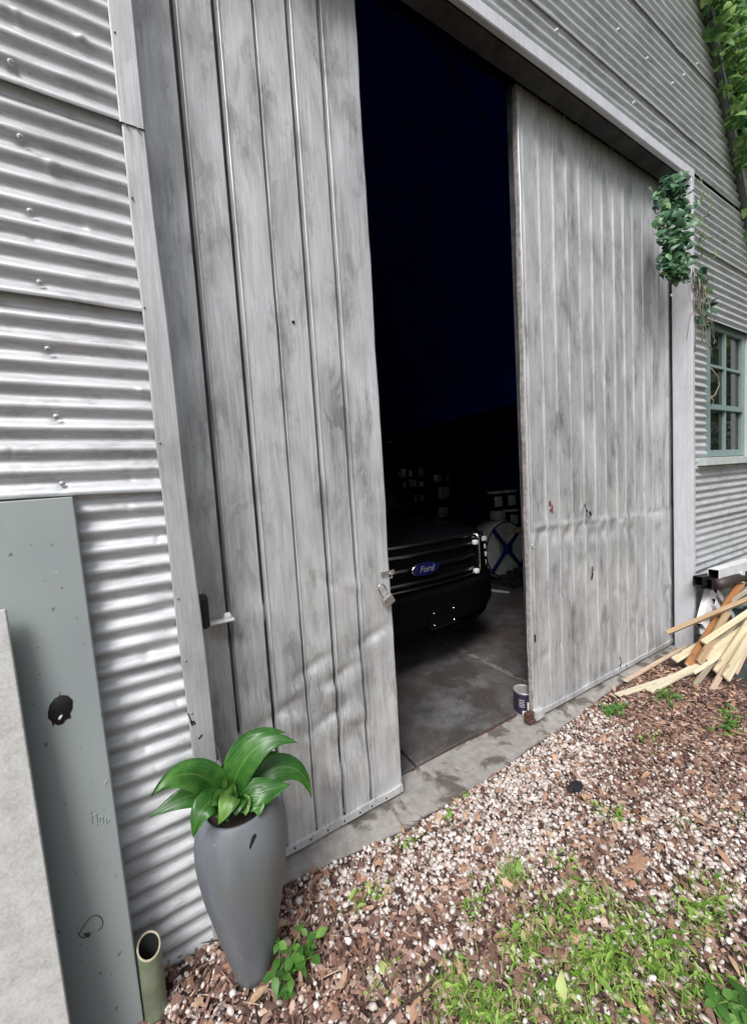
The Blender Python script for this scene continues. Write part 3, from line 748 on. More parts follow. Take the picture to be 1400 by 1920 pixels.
ring = [onpanel(171+21*math.cos(t)+3*math.sin(2*t), 1737+17*math.sin(t)-12*math.cos(t)) for t in np.linspace(1.9, 7.3, 26)]
MB().tube(ring, .0011, 5).build('marker_ring', M['ink'], pnl, True)
for pts in ([(170,1522),(173,1545)], [(172,1530),(180,1526),(182,1548)], [(187,1532),(186,1545),(193,1543),(192,1531),(187,1532)], [(198,1534),(199,1545),(205,1536)], [(196,1470),(202,1462)]):
    MB().tube([onpanel(*p) for p in pts], .0013, 5).build('chalk_stroke', M['chalk'], pnl)
cem, _, _ = leaning('cement_board', 'rough pale cement board leaning in front of the grey green slab', 'board', W(10, 1142, -.12), tuple(Vector(W(10, 1142, -.12)).lerp(W(130, 1920, -.27), 1.24)), .7, .014, M['cement'], 'sheet')
pp = Vector((-.137, -.13, 0))
stub = thing('pipe_stub', 'grey green plastic pipe stub cut off slanted beside the leaning slab', 'pipe', tuple(pp))
n = 28; v = []; f = []; rad = .034
for rr_, base in ((rad, 0), (rad, 1), (rad-.005, 1), (rad-.005, 2)):
    for j in range(n):
        t = 2*math.pi*j/n; x, yq = rr_*math.cos(t), rr_*math.sin(t)
        zt = .232+.55*(yq)-.25*x; v.append((pp.x+x, pp.y+yq, -.03 if base == 0 else (zt if base == 1 else .03)))
side = [(j, (j+1) % n, n+(j+1) % n, n+j) for j in range(n)]; rim = [(n+j, n+(j+1) % n, 2*n+(j+1) % n, 2*n+j) for j in range(n)]; inn = [(2*n+j, 2*n+(j+1) % n, 3*n+(j+1) % n, 3*n+j) for j in range(n)]+[tuple(3*n+j for j in range(n))]
mesh_obj('pipe_wall', v, side, M['pvc'], stub, True); mesh_obj('pipe_rim', v, rim, M['pvcrim'], stub); mesh_obj('pipe_bore', v, inn, M['pipein'], stub, True)

# ------------------------------------------------------------------ tall pot with plant
PB = Vector((.172, -.192, -.01))
pot = thing('tall_pot', 'tall blue grey vase shaped pot tapering to a narrow foot', 'pot', tuple(PB))
prof = [(0, 0), (.058, 0), (.063, .004), (.070, .04), (.085, .11), (.1035, .19), (.120, .27), (.137, .35), (.1485, .43), (.1535, .485), (.1525, .535), (.146, .575), (.134, .61), (.122, .632), (.116, .642), (.111, .647), (.105, .644), (.102, .634), (.102, .59)]
MB().lathe(prof, PB, 72).build('pot_body', M['pot'], pot, True)
MB().lathe([(.1025, .620), (.06, .628), (0, .632)], PB, 40).build('potting_soil', M['soil'], pot, True)
mb = MB(); c = W(474, 1580, -.34)
plant = thing('hosta_plant', 'glossy broad leaved green plant growing in the tall pot', 'plant', tuple(PB+Vector((0, 0, .58))))
def hosta(pts, width, m, stalk=True, droop=.35, n=20, k=19):
    """pts: 3-D spine control points; leaf blade with ribbed veins"""
    pts = [Vector(p) for p in pts]
    def bez(t):
        q = pts[:]
        while len(q) > 1: q = [a.lerp(b, t) for a, b in zip(q, q[1:])]
        return q[0]
    v = []
    view = Vector((-.12, -.75, .75)).normalized()
    for i in range(n):
        t = i/(n-1); p = bez(t); d = (bez(min(1, t+.02))-bez(max(0, t-.02))).normalized()
        s_ = d.cross(view)
        if s_.length < .2: s_ = d.cross(Vector((1, 0, 0)))
        s_.normalize(); up = s_.cross(d).normalized()
        w = width*.5*(math.sin(math.pi*min(1, t**.80))**.95 if t > 0 else 0)+.0025*(1-t)
        for j in range(k):
            a = -1+2*j/(k-1)
            rib = .0042*math.cos(a*math.pi*9)*(1-abs(a)**2)*math.sin(math.pi*t)
            v.append(p+s_*w*a + up*(abs(a)**1.3*w*droop*(1-1.1*t) - abs(a)**2*w*.22*t + rib + .006*math.sin(8*t+4*a+width*90)*abs(a)))
    ob = mesh_obj('leaf', v, grid_faces(k, n), m, plant, True)
    ul = ob.data.uv_layers.new(name='UVMap')
    for lp in ob.data.loops:
        i = lp.vertex_index; ul.data[lp.index].uv = ((i//k)/(n-1), (i % k)/(k-1))
    return ob
hb = lambda dx, dy, dz=.58: PB+Vector((dx, dy, dz))
H = M['hosta']
def hl(px, w, m=H, dr=.35):
    pts = []
    for u, v, y in px: pts.append(W(u, v, y))
    return hosta(pts, w, m, True, dr)
hl([(432,1502,-.19),(436,1462,-.20),(452,1408,-.22),(500,1368,-.24),(558,1394,-.27)], .10)
hl([(430,1500,-.17),(432,1452,-.15),(448,1395,-.14),(490,1362,-.13),(536,1374,-.13)], .09)
hl([(446,1503,-.18),(470,1462,-.17),(520,1420,-.19),(572,1420,-.21),(584,1497,-.22)], .095)
hl([(440,1508,-.21),(458,1502,-.25),(480,1480,-.27),(510,1482,-.28),(545,1470,-.28)], .088)
hl([(424,1500,-.18),(408,1468,-.20),(370,1436,-.22),(325,1440,-.24),(284,1494,-.25)], .095)
hl([(420,1503,-.19),(398,1482,-.19),(352,1482,-.19),(320,1508,-.19),(276,1534,-.19)], .065)
hl([(422,1505,-.22),(402,1492,-.27),(380,1504,-.30),(364,1536,-.31),(362,1574,-.31)], .072)
hl([(436,1500,-.23),(438,1478,-.28),(430,1500,-.30),(420,1522,-.31),(408,1548,-.31)], .062, M['hostalight'])
hl([(430,1504,-.20),(436,1490,-.21),(432,1472,-.22),(424,1458,-.23)], .035, M['hostalight'], .6)
hl([(428,1500,-.18),(420,1475,-.17),(414,1455,-.17),(418,1432,-.17)], .05, H, .5)
hl([(442,1502,-.17),(458,1472,-.15),(474,1452,-.15),(484,1438,-.16)], .05, H, .5)
hl([(438,1508,-.22),(446,1500,-.24),(456,1502,-.26),(458,1490,-.27)], .04, H, .5)
hl([(470,1500,-.2),(486,1490,-.24),(500,1500,-.26),(505,1518,-.27)], .05, H, .4)
hl([(410,1505,-.2),(400,1496,-.24),(404,1510,-.27),(400,1530,-.28)], .05, H, .4)
hl([(440,1510,-.22),(455,1500,-.27),(462,1512,-.29),(460,1530,-.30)], .05, M['hostalight'], .5)
hl([(428,1506,-.22),(412,1490,-.26),(400,1500,-.28),(392,1516,-.29)], .05, H, .5)
hl([(448,1506,-.22),(470,1486,-.26),(492,1490,-.28),(512,1506,-.29)], .06, H, .5)
hl([(445,1508,-.22),(448,1490,-.27),(446,1510,-.30),(440,1532,-.31)], .055, H, .5)
hl([(415,1512,-.22),(408,1500,-.27),(415,1520,-.30),(428,1542,-.31)], .06, H, .5)
hl([(462,1508,-.22),(480,1496,-.27),(488,1510,-.29),(484,1532,-.31)], .06, H, .5)
hl([(425,1500,-.18),(400,1470,-.16),(372,1462,-.16),(345,1476,-.16)], .06, H, .5)
hl([(440,1500,-.19),(452,1450,-.2),(478,1420,-.21),(520,1410,-.22)], .06, H, .45)
hl([(436,1500,-.15),(450,1462,-.11),(470,1440,-.09),(500,1430,-.08)], .06)
mb = MB()
for u, v, y in ((434,1470,-.2),(440,1480,-.19),(424,1472,-.19),(446,1478,-.18)):
    mb.tube([hb(random.uniform(-.02,.02), random.uniform(-.02,.02), .575), W(u, v, y)], [.006, .004], 6)
mb.build('leaf_stalks', M['stem'], plant, True)
# scuff on the pot shoulder, lying on its surface
def on_pot(u, v):
    r = ray(u, v); best = None
    for i in range(4000):
        t = .8+i*.0004; p = CAM+r*t; z = p[2]-PB.z
        if 0 < z < .63:
            rr_ = np.interp(z, [q[1] for q in prof[1:16]], [q[0] for q in prof[1:16]])
            if math.hypot(p[0]-PB.x, p[1]-PB.y) <= rr_+.0012: return Vector(p)
    return None
for pts in ([(478,1563),(481,1567),(477,1576),(473,1584),(469,1594),(467,1588),(470,1577),(473,1568)],):
    P_ = [on_pot(*p) for p in pts]
    if all(P_):
        c = sum(P_, Vector())/len(P_); od = Vector((c.x-PB.x, c.y-PB.y, .1)).normalized()*.002
        mesh_obj('scuff', [c+od]+[p+od*.4 for p in P_], [(0, 1+i, 1+(i+1) % len(P_)) for i in range(len(P_))], M['dark'], pot)

# ------------------------------------------------------------------ ground cover: mulch, pebbles, leaves, weeds
XR, YR = (-.9, 6.2), (-2.3, .02)
def sill_edge(x): return .02+np.interp(x, [-1, .06, .38, .6, .96, 1.5, 2.2, 2.8, 3.5, 4.28, 6.2], [-.03, -.03, .02, -.02, -.075, -.065, -.035, .01, .04, .03, -.03])
def field(x, y, seed, f):
    return .5+.5*wob(x*f+1.7*y*f, seed)*wob(y*f*1.3-x*f*.6, seed+1)*1.6
def sample(n, dens):
    # more samples close to the camera side of the yard, thinning with distance
    m1 = int(n*2.3); m2 = int(n*.9)
    x = np.concatenate([rng.uniform(-.6, 3.7, m1), rng.uniform(*XR, m2)]); y = np.concatenate([rng.uniform(-1.35, .02, m1), rng.uniform(*YR, m2)])
    pm = rng.permutation(len(x)); x = x[pm]; y = y[pm]
    d = np.hypot(x, y-CAM[1]); keep = rng.random(len(x)) < np.clip(dens(x, y)*np.clip(3.4/d, .35, 1), 0, 1)
    keep &= y < sill_edge(x)-.004
    x, y = x[keep][:n], y[keep][:n]
    return x, y
def in_view_bias(x, y): return 1.0
def pdens(x, y):
    d = sill_edge(x)-y
    band = np.exp(-((d-.12)/.20)**2)*np.clip((x-.42)/.25, 0, 1)*np.clip((2.75-x)/.35, 0, 1)
    mid = .55*np.clip(field(x, y, 61, 2.6), 0, 1)*np.clip((2.6-x)/.8, .0, 1)
    front = .34*np.clip((3.4-x)/1.2, .05, 1)
    cluster = .9*np.exp(-(((x-.03)/.09)**2+((y+.33)/.1)**2))+.55*np.exp(-(((x-2.1)/.5)**2+((y+.85)/.22)**2))+.6*np.exp(-(((x-1.4)/.3)**2+((y+.42)/.12)**2))
    potz = 1-.75*np.exp(-(((x-.25)/.28)**2+((y+.28)/.2)**2))
    return np.clip(band*.72+mid*.5+front*.55*field(x, y, 71, 5), 0, 1)*potz*np.clip(1-(x-2.9)/.8, .04, 1)+cluster
def mdens(x, y):
    return np.clip(.45+.5*field(x, y, 81, 2.2)+.5*np.clip((x-2)/1.0, 0, 1)+.4*np.exp(-(((x-.25)/.35)**2+((y+.3)/.25)**2))-.28*pdens(x, y), .05, 1)
def euler(n, tilt): return np.stack([rng.normal(0, tilt, n), rng.normal(0, tilt, n), rng.uniform(0, 6.283, n)], 1)
# mulch chips
x, y = sample(42000, mdens); n = len(x)
sz = rng.lognormal(math.log(.021), .38, n)
scl = np.stack([sz, sz*rng.uniform(.28, .6, n), sz*rng.uniform(.25, .6, n)], 1)
o = scatter('bark_mulch', [chip_t(i) for i in range(8)], np.stack([x, y, -.012+rng.uniform(0, .018, n)], 1), euler(n, .38), scl, M['mulch'])
COL.objects.link(o); tag(o, 'reddish brown bark mulch and leaf litter covering the yard', 'mulch', kind='stuff')
# white pebbles
x, y = sample(15500, pdens); n = len(x)
sz = np.clip(rng.lognormal(math.log(.0078), .36, n), .004, .0145)
scl = np.stack([sz*rng.uniform(.95, 1.5, n), sz*rng.uniform(.75, 1.1, n), sz*rng.uniform(.55, .9, n)], 1)
o = scatter('pebbles', [ico_t(2 if False else 1, i) for i in range(14)], np.stack([x, y, -.008+rng.uniform(0, .013, n)], 1), euler(n, .35), scl, M['pebble'], True)
COL.objects.link(o); tag(o, 'white and cream pebbles strewn in front of the concrete sill', 'pebbles', kind='stuff')
# fallen leaves
x, y = sample(1500, lambda x, y: .2+.8*mdens(x, y)); n = len(x)
sz = rng.uniform(.03, .075, n)
scl = np.stack([sz, sz*rng.uniform(.5, .9, n), sz*rng.uniform(.6, 1.6, n)], 1)
o = scatter('fallen_leaves', [lobed_t(5, i, .5) for i in range(5)]+[leaf_t(.3, .35, .26), leaf_t(.5, -.2, .3)], np.stack([x, y, .002+rng.uniform(0, .012, n)], 1), euler(n, .3), scl, M['deadleaf'])
COL.objects.link(o); tag(o, 'curled brown dead oak leaves scattered over mulch and pebbles', 'leaves', kind='stuff')
# pine-straw needles and bits of twig
x, y = sample(1200, lambda x, y: .3+.5*mdens(x, y)); n = len(x)
o = scatter('dry_needles', [(np.array([(-.5, -.012, 0), (.5, -.008, .03), (.5, .008, .03), (-.5, .012, 0), (0, 0, .08)]), np.array([(0, 1, 4), (1, 2, 4), (2, 3, 4), (3, 0, 4)]))], np.stack([x, y, .006+rng.uniform(0, .008, n)], 1), euler(n, .15), np.stack([rng.uniform(.04, .11, n)]*1+[np.full(n, .09)]*2, 1), M['mulch'])
COL.objects.link(o); tag(o, 'thin dry brown needles and grass straws lying on the mulch', 'straw', kind='stuff')
# weeds and grass patches: (x, y, rx, ry, count)
P = [(1.28, -.86, .20, .11, 2100), (1.06, -.68, .13, .06, 520), (.74, -.64, .10, .06, 420), (.80, -.76, .12, .06, 460), (1.36, -1.0, .2, .09, 900), (1.72, -.97, .16, .06, 330), (1.32, -.70, .13, .05, 380), (1.05, -.86, .18, .08, 700), (1.2, -.48, .07, .04, 110),
     (.63, -.235, .10, .04, 200), (1.17, -.115, .06, .03, 90), (1.30, -.05, .06, .025, 90), (.91, -.12, .05, .03, 70), (1.80, -.53, .09, .05, 130), (1.9, -.61, .06, .04, 70), (3.08, -.28, .16, .06, 60), (3.13, -.62, .2, .09, 90), (1.43, -.58, .10, .05, 140), (.99, -.50, .10, .05, 170), (2.58, -.41, .10, .06, 110), (1.63, -.96, .15, .08, 240), (2.3, -.95, .12, .08, 120), (.95, -.92, .3, .12, 900), (1.5, -1.25, .4, .16, 1300), (2.2, -1.4, .5, .2, 1200), (3.6, -1.1, .4, .2, 500), (.2, -1.0, .4, .2, 700), (2.0, -.75, .12, .05, 60), (.55, -.48, .1, .06, 80)]
px_, py_ = [], []
for a, b, ra, rb, c in P:
    px_.append(rng.normal(a, ra*.55, c)); py_.append(rng.normal(b, rb*.6, c))
x = np.concatenate(px_); y = np.concatenate(py_)
clump = field(x, y, 91, 19) > .50; ok = (y < sill_edge(x)-.01) & clump; x, y = x[ok], y[ok]; n = len(x)
sz = rng.lognormal(math.log(.0155), .42, n)
e = np.stack([rng.normal(0, .3, n), rng.uniform(-1.2, .05, n), rng.uniform(0, 6.283, n)], 1)
o = scatter('weeds', [leaf_t(.4, .3, .18), leaf_t(.3, .5, .26), leaf_t(.5, .2, .13), leaf_t(.3, .6, .08), leaf_t(.3, .8, .10)], np.stack([x, y, rng.uniform(.0, .024, n)], 1), e, np.stack([sz, sz, sz], 1), M['weed'])
COL.objects.link(o); tag(o, 'bright green low weeds and grass growing in patches through the gravel', 'weeds', kind='stuff')
n = 1500; q = rng.integers(0, 9, n); P_ = np.array([p[:4] for p in P]); x = rng.normal(P_[q,0], P_[q,2]*.6); y = rng.normal(P_[q,1], P_[q,3]*.7); 
sz = rng.uniform(.03, .07, n)
o = scatter('grass_blades', [(np.array([(0, -.05, 0), (0, .05, 0), (.5, .04, -.06), (.5, -.04, -.06), (1, 0, -.3)]), np.array([(0, 1, 2), (0, 2, 3), (3, 2, 4)]))], np.stack([x, y, np.full(n, -.01)], 1), np.stack([rng.normal(0, .3, n), rng.uniform(-1.3, -.5, n), rng.uniform(0, 6.283, n)], 1), np.stack([sz, sz*.6, sz], 1), M['weed'])
COL.objects.link(o); tag(o, 'thin green grass blades standing among the weed patches', 'grass', kind='stuff')

def leaf_cloud(name, m, parent, pos, eul, size, tm):
    L = np.array(parent_loc(parent)); n = len(pos)
    o = scatter(name, tm, pos-L[None], eul, np.stack([size]*3, 1), m)
    return link(o, parent)
def weed_plant(label, base, stems, lsize, seed, group=None):
    rs = random.Random(seed); t = thing('weed_plant', label, 'weed', tuple(base), group)
    mb = MB(); pos = []; eu = []; sz = []
    for tip in stems:
        b = Vector(base)+Vector((rs.uniform(-.01, .01), rs.uniform(-.01, .01), -.01)); tip = Vector(tip); mid = b.lerp(tip, .5)+Vector((0, 0, .02))
        mb.tube([b, mid, tip], [.0022, .0018, .0012], 5)
        for q, pt in ((0, tip), (1, tip), (2, tip), (3, mid), (4, mid)):
            pos.append(pt[:]); eu.append((rs.uniform(-.3, .3), rs.uniform(-.5, .35), rs.uniform(0, 6.28))); sz.append(lsize*rs.uniform(.7, 1.15))
    mb.build('stems', M['stem'], t); leaf_cloud('leaves', M['weedplant'], t, np.array(pos), np.array(eu), np.array(sz), [leaf_t(.25, .35, .30), leaf_t(.2, .2, .34)])
    return t
wb = G(530, 1838)
weed_plant('leafy green weed sprouting at the foot of the tall pot', wb, [wb+Vector(d) for d in ((.0, .02, .12), (-.03, -.03, .08), (.04, -.01, .07), (.07, .0, .08), (.10, .01, .06), (.02, -.05, .05), (.06, -.04, .045), (.10, -.03, .05), (.13, .0, .07), (-.02, -.06, .04), (.09, .04, .09))], .042, 3)
wb = G(1148, 1335)
weed_plant('leafy green weed in the pebbles nearest the short yellow board ends', wb, [wb+Vector((random.uniform(-.1, .1), random.uniform(-.06, .06), random.uniform(.01, .05))) for _ in range(16)], .034, 4)
wb = G(1250, 1312)
weed_plant('leafy green weed in the mulch in front of the lumber pile', wb, [wb+Vector((random.uniform(-.14, .14), random.uniform(-.07, .07), random.uniform(.02, .06))) for _ in range(12)], .03, 5)
wb = G(1362, 1358)
weed_plant('low spreading green weed in the mulch at the far right', wb, [wb+Vector((random.uniform(-.2, .2), random.uniform(-.08, .08), random.uniform(.01, .05))) for _ in range(14)], .03, 6)
wb = G(1385, 1890)
weed_plant('dark broad leaved weed at the lower right of the yard', wb, [wb+Vector((random.uniform(-.07, .05), random.uniform(-.04, .04), random.uniform(.01, .04))) for _ in range(8)], .05, 8)
pts = [G(u, v, .012) for u, v in ((816, 1815), (812, 1840), (790, 1862), (760, 1882), (728, 1912), (700, 1950))]
tw = MB().tube(pts, [.002, .003, .004, .0045, .005, .005], 7); tw.tube([pts[2], G(770, 1868, .02), G(752, 1862, .03)], [.003, .002, .001], 6)
tag(tw.build('twig', M['twig'], None, True), 'dark bent twig lying between the weeds at the bottom', 'twig')
c = G(1076, 1478, .01); v = [c+Vector((0, 0, .02))]; k = 9
for i in range(k):
    t = 2*math.pi*i/k; rr_ = random.uniform(.035, .07); v.append(c+Vector((rr_*math.cos(t), rr_*.6*math.sin(t), random.uniform(-.004, .014))))
tag(mesh_obj('black_scrap', v, [(0, 1+i, 1+(i+1) % k) for i in range(k)], M['rag']), 'small crumpled black scrap lying on the white pebbles', 'scrap')
c = G(1195, 1622, .012); t_ = lobed_t(6, 3, .3)
tag(mesh_obj('large_dead_leaf', [c+Vector((q[0]*.16-.08, q[1]*.10, q[2]*.05+.01)) for q in t_[0]], [tuple(q) for q in t_[1]], M['deadleaf']), 'large curled tan dead leaf above the grass patch', 'leaf')

# ------------------------------------------------------------------ lumber and gutters at the right
def board(label, p, q, w, th, m, up=(0, 0, 1), ext=0.0, bend=0.0):
    p = Vector(p); q = Vector(q); q = p+(q-p)*(1+ext); L = (q-p).length
    d = (q-p).normalized(); a = d.cross(Vector(up)).normalized(); b = a.cross(d).normalized()
    o = thing('lumber_board', label, 'board', tuple(p), 'scrap boards piled by the barn') if False else None
    me = MB(); n = 6; v = []
    for i in range(n+1):
        t = i/n; h = bend*math.sin(math.pi*t)
        for s_, u in ((-1, -1), (1, -1), (1, 1), (-1, 1)): v.append((L*t, s_*w/2, u*th/2+h))
    f = [(i*4+j, i*4+(j+1) % 4, (i+1)*4+(j+1) % 4, (i+1)*4+j) for i in range(n) for j in range(4)]
    f += [(3, 2, 1, 0), tuple(n*4+j for j in range(4))]
    fm = [0]*(n*4)+[1, 1]
    ob = mesh_obj('lumber_board', v, f, None, mats=[m, M['endwood']], fmat=fm)
    ob.matrix_world = Matrix(((d.x, a.x, b.x, p.x), (d.y, a.y, b.y, p.y), (d.z, a.z, b.z, p.z), (0, 0, 0, 1)))
    bv = ob.modifiers.new('bevel', 'BEVEL'); bv.width = .0015; bv.segments = 1
    return tag(ob, label, 'board', 'scrap boards piled by the barn')
board('thin pinkish lath lying on the mulch along the door bottom', G(1172, 1277, .015), G(1282, 1214, .02), .035, .014, M['lath'], ext=.1)
board('short pale yellow board whose end reaches farthest left on ground', G(1157, 1304, .012), G(1250, 1274, .03), .05, .014, M['palepine'], ext=1.2)
board('pale yellow board with square end just right of the leftmost board', G(1217, 1296, .02), G(1300, 1252, .06), .058, .015, M['palepine'], ext=1.2)
board('yellow pine board rising under the orange board', G(1264, 1238, .09), G(1400, 1158, .27), .055, .016, M['pine'], up=(0, -.5, 1), ext=.5)
board('long thin tan strip sticking out highest across the barn jamb', G(1250, 1187, .27), G(1400, 1124, .50), .035, .03, M['brownwood'], up=(0, -.6, 1), ext=.5)
board('orange cedar board standing steeply across the pile', G(1290, 1250, .06), G(1388, 1093, .56), .07, .02, M['cedar'], up=(-.2, -1, .5), ext=.03)
board('narrow tan board leaning over the orange board', G(1311, 1242, .10), G(1364, 1147, .40), .05, .022, M['brownwood'], up=(-.3, -1, .4))
board('wide yellow pine board with knots running out of the pile', G(1322, 1236, .10), G(1400, 1178, .28), .075, .018, M['pine'], up=(0, -.7, 1), ext=.6)
board('grey weathered stick propped from the ground to the pile', G(1303, 1284, .005), G(1350, 1222, .13), .035, .02, M['greywood'], up=(-.3, -1, .5), ext=.3)
board('wide yellow board at the front of the pile pointing down left', G(1343, 1262, .05), G(1392, 1186, .27), .062, .018, M['pine'], up=(-.3, -1, .6), ext=.5)
board('front yellow board with a split end lowest in the pile', G(1360, 1272, .05), G(1410, 1185, .27), .062, .018, M['pine'], up=(-.3, -1, .6), ext=.4)
board('short pinkish stick poking out below the front yellow boards', G(1334, 1294, .004), G(1362, 1246, .09), .035, .022, M['lath'], up=(-.3, -1, .5), ext=.5)
board('peach coloured board end at the right edge of the pile', G(1388, 1222, .12), G(1420, 1195, .22), .055, .0165, M['lath'], up=(-.2, -.8, .8), ext=.8)
board('slim yellow pine strip lying across the top of the pile', G(1318, 1205, .22), G(1400, 1150, .40), .045, .02, M['pine'], up=(0, -.5, 1), ext=.6)
board('pale yellow board tucked between the wide pine boards', G(1300, 1228, .10), G(1400, 1160, .30), .06, .02, M['palepine'], up=(0, -.6, 1), ext=.6)
board('grey brown stick along the wall foot behind the lath', G(1282, 1222, .03), G(1318, 1198, .05), .04, .02, M['greywood'], up=(0, 0, 1), ext=.4)
board('thin pale stick crossing in front of the orange cedar board', G(1300, 1262, .05), G(1400, 1198, .20), .03, .018, M['palepine'], up=(0, -.6, 1), ext=.5)
board('narrow weathered strip lying highest toward the white downspout', G(1352, 1140, .38), G(1400, 1108, .52), .035, .015, M['greywood'], up=(0, -.6, 1), ext=.5)
board('slim peach lath slanting down right of the front yellow boards', G(1378, 1262, .06), G(1400, 1216, .18), .035, .016, M['lath'], up=(-.3, -1, .5), ext=.8)
# gutters / downspouts: hollow rectangular tubes
def spout(name, label, p, q, w, h, m, up=(0, 0, 1), cat='gutter', open_top=False):
    p = Vector(p); q = Vector(q); d = (q-p).normalized(); a = d.cross(Vector(up)).normalized(); b = a.cross(d).normalized(); th = .004
    out = [(-w/2, -h/2), (w/2, -h/2), (w/2, h/2), (-w/2, h/2)]; inn = [(x*(1-2*th/w), z*(1-2*th/h)) for x, z in out]
    v = [e+a*x+b*z for e in (p, q) for ring_ in (out, inn) for x, z in ring_]
    f = []; fm = []
    for j in range(4):
        k = (j+1) % 4
        f += [(j, k, 8+k, 8+j), (4+j, 12+j, 12+k, 4+k), (j, 4+j, 4+k, k), (8+j, 8+k, 12+k, 12+j)]; fm += [0, 1, 0, 0]
    return tag(mesh_obj(name, v, f, None, mats=[m, M['pipein']], fmat=fm), label, cat, 'gutter and downspout scraps by the wall')
spout('gutter_piece', 'white rectangular downspout lying on top with its dark open end', W(1337, 1077, -.16), W(1398, 1061, -.16)+Vector((.35, 0, 0)), .08, .09, M['whitemetal'])
spout('gutter_piece', 'white downspout end turned down at the right of the top one', W(1386, 1070, -.18), W(1384, 1092, -.18), .06, .08, M['whitemetal'], up=(1, 0, 0))
spout('gutter_piece', 'black square downspout nearest the jamb with open end', W(1308, 1090, -.10), W(1308, 1090, -.10)+Vector((1.2, .02, -.12)), .075, .085, M['bucketdark'])
spout('gutter_piece', 'black square downspout open end right of the first black one', W(1324, 1095, -.14), W(1324, 1095, -.14)+Vector((1.1, .02, -.10)), .08, .09, M['bucketdark'])
spout('gutter_piece', 'white gutter length leaning left against the wall', W(1332, 1108, -.09), W(1314, 1176, -.13), .10, .05, M['whitemetal'], up=(0, -1, .2))
spout('gutter_piece', 'white gutter length leaning right below the dark pipe', W(1338, 1108, -.10), W(1372, 1160, -.14), .06, .05, M['whitemetal'], up=(0, -1, .2))
spout('gutter_piece', 'short white gutter offcut between the two leaning lengths', W(1336, 1128, -.14), W(1354, 1162, -.16), .07, .04, M['whitemetal'], up=(0, -1, .2))
spout('gutter_piece', 'crumpled pale gutter stub low beside the jamb', W(1316, 1160, -.10), W(1322, 1192, -.15), .08, .04, M['sillp'], up=(0, -1, .2))
a = W(1346, 1096, -.20); tag(MB().tube([a, a+Vector((.4, .02, -.02)), a+Vector((.9, .05, -.1))], .05, 14).build('dark_pipe', plain('dark_brown_pipe', (.045, .03, .03), .5), None, True), 'dark brown round pipe lying below the white downspout', 'pipe', None)
# crumpled dark tarp under the pile
c = Vector((4.75, -.28, 0)); nU, nV = 30, 18; v = []
for j in range(nV):
    for i in range(nU):
        s_, t = i/(nU-1)*2-1, j/(nV-1)*2-1
        h = max(0, 1-abs(s_)**2.2)*max(0, 1-abs(t)**2.2); x = c.x+s_*.85+.02*math.sin(9*t); yq = c.y+t*.30
        v.append((x, yq, -.02+.30*h**.8*(1+.16*math.sin(7*s_+3*t)+.12*math.sin(13*t+5*s_)+.08*math.sin(21*s_))))
tag(mesh_obj('tarp', v, grid_faces(nU, nV), M['tarp'], None, True), 'crumpled dark tarp heaped under the scrap boards', 'tarp')

# ------------------------------------------------------------------ climbing plants
def on_edge(t): return Vector((6.1-1.85*t, 0, 3.05+2.85*t))
iv = thing('ivy_clump', 'dark green ivy clump hanging on the upper corner of the jamb', 'ivy', (4.17, -.04, 3.6))
rs = np.random.default_rng(5); n = 900
u = rs.normal(0, 1, n)*.12+4.16; zz = rs.uniform(3.2, 3.90, n); wdt = np.interp(zz, [3.15, 3.3, 3.5, 3.75, 3.9], [.08, .15, .18, .17, .10])
xx = W(1264, 440, -.09).x-.02+np.clip(rs.normal(0, .6, n), -1.15, 1.25)*wdt+.04*(3.6-zz); yy = -.03-np.abs(rs.normal(0, .055, n))
st_ = rs.random(n) < .07; xx = xx+st_*rs.normal(.02, .06, n); zz = zz-st_*np.abs(rs.normal(0, .07, n))
leaf_cloud('ivy_leaves', M['ivy'], iv, np.stack([xx, yy, zz], 1), np.stack([rs.normal(.9, .5, n), rs.normal(.3, .5, n), rs.uniform(-1.2, 1.2, n)-1.2], 1), rs.uniform(.03, .085, n), [lobed_t(3, i, .4, .3) for i in range(4)]+[leaf_t(.2, .4, .4)])
mb = MB()
for k in range(12):
    a = Vector((3.88+.3*random.random(), -.14-.04*random.random(), 3.3+.5*random.random())); d = Vector((random.uniform(-.12, .10), random.uniform(-.04, .0), random.uniform(-.05, .18)))
    MB().tube([a, a+d*.4+Vector((.03, -.02, 0)), a+d], [.004, .0035, .002], 5).build('ivy_stem', M['stem'], iv, True)
mb = MB()
for k in range(11):
    a = Vector((4.12+.25*random.random(), -.045, 3.35)); q = [a]
    for i in range(7): q.append(q[-1]+Vector((random.uniform(-.06, .085), random.uniform(-.015, .012), -random.uniform(.0, .13)))); q[-1].y = min(-.02, q[-1].y)
    mb.tube(q, [.004]*4+[.003]*4, 5)
for pts in ([(1305,520),(1318,560),(1325,600),(1330,640),(1335,670)], [(1332,690),(1345,705),(1348,722),(1340,740),(1325,752)], [(1310,540),(1312,580),(1318,620),(1316,640)], [(1322,605),(1334,600),(1340,625)], [(1300,560),(1304,600),(1302,660)], [(1330,740),(1338,752),(1334,760)]):
    mb.tube([W(u, v, -.035) for u, v in pts], .005, 5)
mb.build('dry_stems', M['deadstem'], iv, True)
pos = np.array([tuple(W(u+rs.normal(0, 6), v+rs.normal(0, 9), -.05)) for u, v in ((1312, 505), (1318, 545), (1320, 570), (1326, 580), (1316, 590), (1330, 575), (1312, 530), (1324, 600), (1308, 520)) for _ in range(5)])
leaf_cloud('sparse_leaves', M['ivy'], iv, pos, rs.normal(0, .8, (len(pos), 3)), rs.uniform(.04, .08, len(pos)), [lobed_t(3, 9, .4, .3), leaf_t(.2, .4, .4)])
